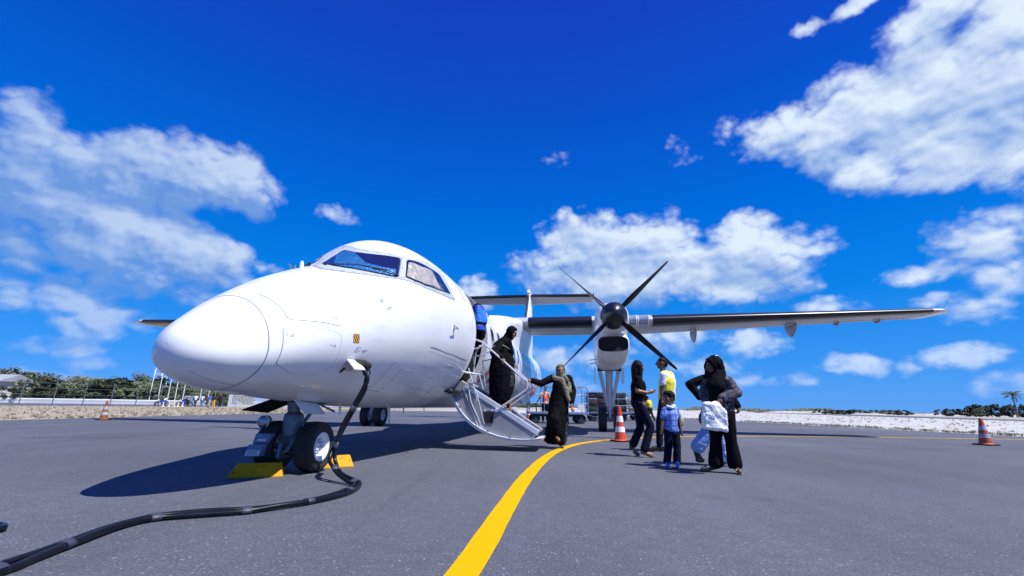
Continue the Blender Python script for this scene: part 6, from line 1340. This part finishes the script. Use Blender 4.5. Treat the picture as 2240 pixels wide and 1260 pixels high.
# ------------------------------------------------------------------ fence, wall, road furniture on the left
FPO = mat('grey_fence_post', (.10, .11, .14), .7); WALLW = mat('white_painted_wall', (.46, .48, .52), .8, var=.08, vscale=.5); WHP = mat('white_pole_paint', (.74, .74, .76), .5)
fence = empty('wire_fence', (-50.4, 45, 0), 0, 'grey wire fence with leaning posts along the far edge of the dry grass', 'fence')
dx, dy = 1.067, 2.333; rf = random.Random(2); tops = []
for u in range(-6, 14):
    b = V(dx*u, dy*u, 0); tp = b+V(.10+rf.uniform(-.05, .05), 0, 2.3); tops.append((b, tp)); MB().tube([b, tp, tp+V(-.16, 0, .22)], .045, 6).build('post', FPO, fence)
for k in (.22, .5, .78, 1.0):
    MB().tube([b.lerp(t, k) for b, t in tops], .012, 4).build('wire', FPO, fence)
wall = MB()
A, B_ = V(-130, 50, 0), V(-34, 94, 0); d = (B_-A).normalized(); nrm = V(-d.y, d.x, 0)*.15
wall.rings([[A+nrm, A-nrm, A-nrm+V(0, 0, .62), A+nrm+V(0, 0, .62)], [B_+nrm, B_-nrm, B_-nrm+V(0, 0, .62), B_+nrm+V(0, 0, .62)]]); w_ = wall.build('low_wall', WALLW, smooth=False); tag(w_, 'long low white wall along the far side of the road', 'wall')
MB().tube([A+V(0, 0, .66), B_+V(0, 0, .66)], .09, 4).build('coping', WHITE2, w_)
fp0 = None
for X, Y, h in [(-63.0, 82, 6.0), (-61.8, 82.4, 6.0), (-60.4, 82.8, 6.0), (-59.4, 83.2, 6.0), (-58.3, 83.6, 6.0), (-55.9, 84.6, 5.6), (-54.7, 85, 5.6), (-53.7, 85.4, 5.6), (-52.9, 85.8, 5.6), (-52.0, 86.2, 5.6)]:
    if fp0 is None:
        fp0 = MB().tube([(0, 0, 0), (0, 0, 6.0)], [.075, .055], 8).build('flagpole', WHP); MB().lathe([(0, 5.98), (.08, 6.0), (.08, 6.08), (0, 6.12)], n=8).build('finial', WHITE2, fp0)
        MB().box((0, 0, .12), (.3, .3, .24)).build('pole_base', WALLW, fp0); c = fp0; tag(c, 'white bare flagpole in the row behind the low white wall', 'flagpole', 'white flagpoles in a row')
    else: c = copy_tree(fp0)
    c['label'] = 'white bare flagpole behind the low white wall, %s from the left' % {-63.0: 'first', -61.8: 'second', -60.4: 'third', -59.4: 'fourth', -58.3: 'fifth', -55.9: 'sixth', -54.7: 'seventh', -53.7: 'eighth', -52.9: 'ninth', -52.0: 'tenth'}[X]
    c.location = (X, Y, 0); c.scale = (1, 1, h/6)
tw = empty('lattice_tower', (-91.2, 121, 0), 0, 'white lattice mast rising behind the flagpoles', 'mast')
for sx in (-1, 1):
    for sy in (-1, 1): MB().tube([(sx*1.3, sy*1.3, 0), (sx*.75, sy*.75, 11)], .09, 5).build('leg', WHP, tw)
for k in range(8):
    z = k*1.35+.6; r1 = 1.3-.55*z/11; z2 = z+1.35; r2 = 1.3-.55*z2/11; mb = MB()
    for a, b in (((1, 1), (-1, 1)), ((-1, 1), (-1, -1)), ((-1, -1), (1, -1)), ((1, -1), (1, 1))): mb.tube([(a[0]*r1, a[1]*r1, z), (b[0]*r1, b[1]*r1, z)], .05, 4); mb.tube([(a[0]*r1, a[1]*r1, z), (b[0]*r2, b[1]*r2, min(z2, 11))], .05, 4)
    mb.build('bracing', WHP, tw)
MB().box((0, 0, 10.6), (1.9, 1.9, .6)).build('platform', WHP, tw)
BLUEP = mat('bright_blue_wall_paint', (.03, .22, .60), .6); bd = empty('building', (-91.9, 80.5, 0), .1, 'low blue and white building at the far left edge among the trees', 'building')
MB().box((0, 0, 1.7), (12, 6, 3.4)).build('wall', WALLW, bd, smooth=False); MB().box((-.7, -3.45, 3.35), (11.2, .12, 1.9)).build('blue_fascia', BLUEP, bd, smooth=False)
mb = MB(); mb.prism([(-3.4, 3.4), (3.4, 3.4), (3.2, 3.6), (0, 4.7), (-3.2, 3.6)], -6.4, 6.4, 'x'); mb.build('roof', mat('pale_roof_sheet', (.30, .32, .36), .5, var=.12, vscale=1.2), bd, smooth=False)
for x in (-4, -1, 2, 4.6): w = MB().box((x, -3.02, 1.6), (1.1, .08, 1.2)).build('window', GLASSD, bd, smooth=False); MB().box((x, -3.07, .95), (1.3, .12, .08)).build('sill', WHITE2, w, smooth=False)
# motorbikes
def bike(loc, rz, label):
    o = empty('motorbike', loc, rz, label, 'motorbike', 'blue and white motorbikes beyond the fence')
    for x in (-.62, .62):
        w = MB().lathe([(.22, -.05), (.28, -.06), (.31, 0), (.28, .06), (.22, .05)], c=(x, 0, .31), axis='y', n=20, cap=False).build('wheel', TYRE, o); MB().lathe([(0, -.04), (.20, -.02), (.22, -.03), (.22, .03), (.20, .02), (0, .04)], c=(x, 0, .31), axis='y', n=16, cap=False).build('rim', METALD, w)
    fuse('body', [('c', (-.35, 0, .62), .13, (.30, 0, .68), .16), ('c', (.25, 0, .75), .14, (.45, 0, .95), .10), ('c', (0, 0, .45), .14, (.2, 0, .40), .12), ('c', (-.5, 0, .78), .08, (-.3, 0, .70), .12)], .025, [mat('blue_bike_fairing', (.02, .06, .42), .3, coat=.5), mat('white_bike_fairing', (.75, .76, .8), .3)], o, lambda c: 1 if c.z > .80 or c.x < -.35 else 0)
    MB().tube([(.62, -.07, .31), (.48, -.07, .85)], .03, 6).tube([(.62, .07, .31), (.48, .07, .85)], .03, 6).build('fork', METAL, o); MB().tube([(.40, -.32, 1.02), (.46, 0, .98), (.40, .32, 1.02)], .02, 6).build('handlebar', BLACK, o)
    MB().box((-.12, 0, .80), (.55, .24, .08)).build('seat', BLACK, o, bevel=.03); MB().lathe([(0, .6), (.09, .59), (.09, .55), (0, .5)], c=(0, 0, .86), axis='x', n=12).build('headlight', WHITE2, o); return o
b1 = bike((-44.6, 60.3, 0), 1.2, 'blue motorbike standing alone beyond the fence, below the flagpoles'); b2 = bike((-41.9, 60.6, 0), .6, 'blue and white motorbike beside the blue board, with its rider')
RIDER = dict(P=(0, 0, .92), C=(.05, 0, 1.15), N=(.10, 0, 1.32), H=(.12, 0, 1.47), SL=(.08, .18, 1.28), SR=(.08, -.18, 1.28), EL=(.22, .26, 1.08), WL=(.38, .28, 1.02), ER=(.22, -.26, 1.08), WR=(.38, -.28, 1.02), KL=(.32, .17, .78), AL=(.10, .18, .40), TL=(.24, .18, .34), KR=(.32, -.17, .78), AR=(.10, -.18, .40), TR=(.24, -.18, .34))
rdr = simple_person(V(-41.9, 60.6, 0), RIDER, cloth('pale_blue_shirt', (.35, .42, .60)), NAVYC, 'rider in pale shirt sitting on the blue and white motorbike', 1.0, face=(1, 0, 0)); rdr.rotation_euler.z = .6
GP_ = None
for i, (X, Y, c, l, nm, fc) in enumerate([(-39.9, 58.3, (.30, .26, .20), (.03, .03, .035), 'person in tan shirt and dark trousers standing near the bollards beyond the fence', (0, -1, 0)), (-38.95, 58.2, (.75, .76, .80), (.03, .04, .10), 'person in white shirt and dark trousers in the group beyond the fence', (.6, -.8, 0)), (-38.4, 58.6, (.55, .60, .72), (.08, .18, .45), 'person in pale shirt and blue trousers in the group beyond the fence', (-.6, -.8, 0)), (-38.05, 59.3, (.65, .05, .03), (.05, .04, .04), 'person in bright red shirt in the group beyond the fence', (0, -1, 0)), (-37.35, 58.4, (.02, .20, .70), (.45, .42, .36), 'person in bright blue shirt and pale trousers beyond the fence', (.3, -1, 0)), (-36.85, 58.5, (.04, .03, .03), (.75, .45, .03), 'person in black shirt and yellow trousers beyond the fence', (0, -1, 0)), (-36.35, 59.0, (.02, .02, .03), (.02, .02, .04), 'person all in black beside the white picket fence', (0, -1, 0))]):
    simple_person(V(X*1.0, Y, 0), {}, cloth('shirt_cloth_%s' % 'abcdefg'[i], c, bump=.1), cloth('trouser_cloth_%s' % 'abcdefg'[i], l, bump=.1), nm, .98, fc)
bl0 = None
for i, X in enumerate((-42.1, -41.4, -40.75, -40.3, -39.75)):
    if bl0 is None: bl0 = MB().lathe([(.16, 0), (.14, .06), (.08, .10), (.07, .42), (.09, .46), (.05, .52), (0, .52)], n=10).build('bollard', mat('cream_bollard_paint', (.70, .64, .50), .6)); c = tag(bl0, 'short cream bollard in the row in front of the motorbikes', 'bollard', 'short cream bollards by the fence')
    else: c = bl0.copy(); COL.objects.link(c)
    c['label'] = 'short cream bollard in front of the motorbikes, %s from the left' % ('first', 'second', 'third', 'fourth', 'fifth')[i]
    c.location = (X, 57.2, 0)
sb = MB().box((0, 0, .98), (1.15, .06, .85)).build('notice_board', mat('pale_blue_board', (.16, .30, .52), .5), smooth=False, loc=(-43.5, 63.5, 0), rotz=.1); tag(sb, 'pale blue blank board on two posts beside the motorbikes', 'board')
for x in (-.55, .55): MB().tube([(x, .03, 0), (x, .03, 1.4)], .04, 6).build('post', FPO, sb)
pf = empty('picket_fence', (-39.6, 66.5, 0), .35, 'white picket fence with square end post under the airplane nose', 'fence')
MB().box((0, 0, .85), (.45, .3, 1.7)).build('end_post', WALLW, pf, smooth=False); MB().box((4, 0, .18), (8, .12, .30)).build('base_rail', WALLW, pf, smooth=False); MB().box((4, 0, 1.55), (8, .08, .10)).build('rail', WALLW, pf, smooth=False)
for i in range(44): MB().box((.35+i*.175, 0, .95), (.085, .05, 1.25)).build('picket', WALLW, pf, smooth=False)
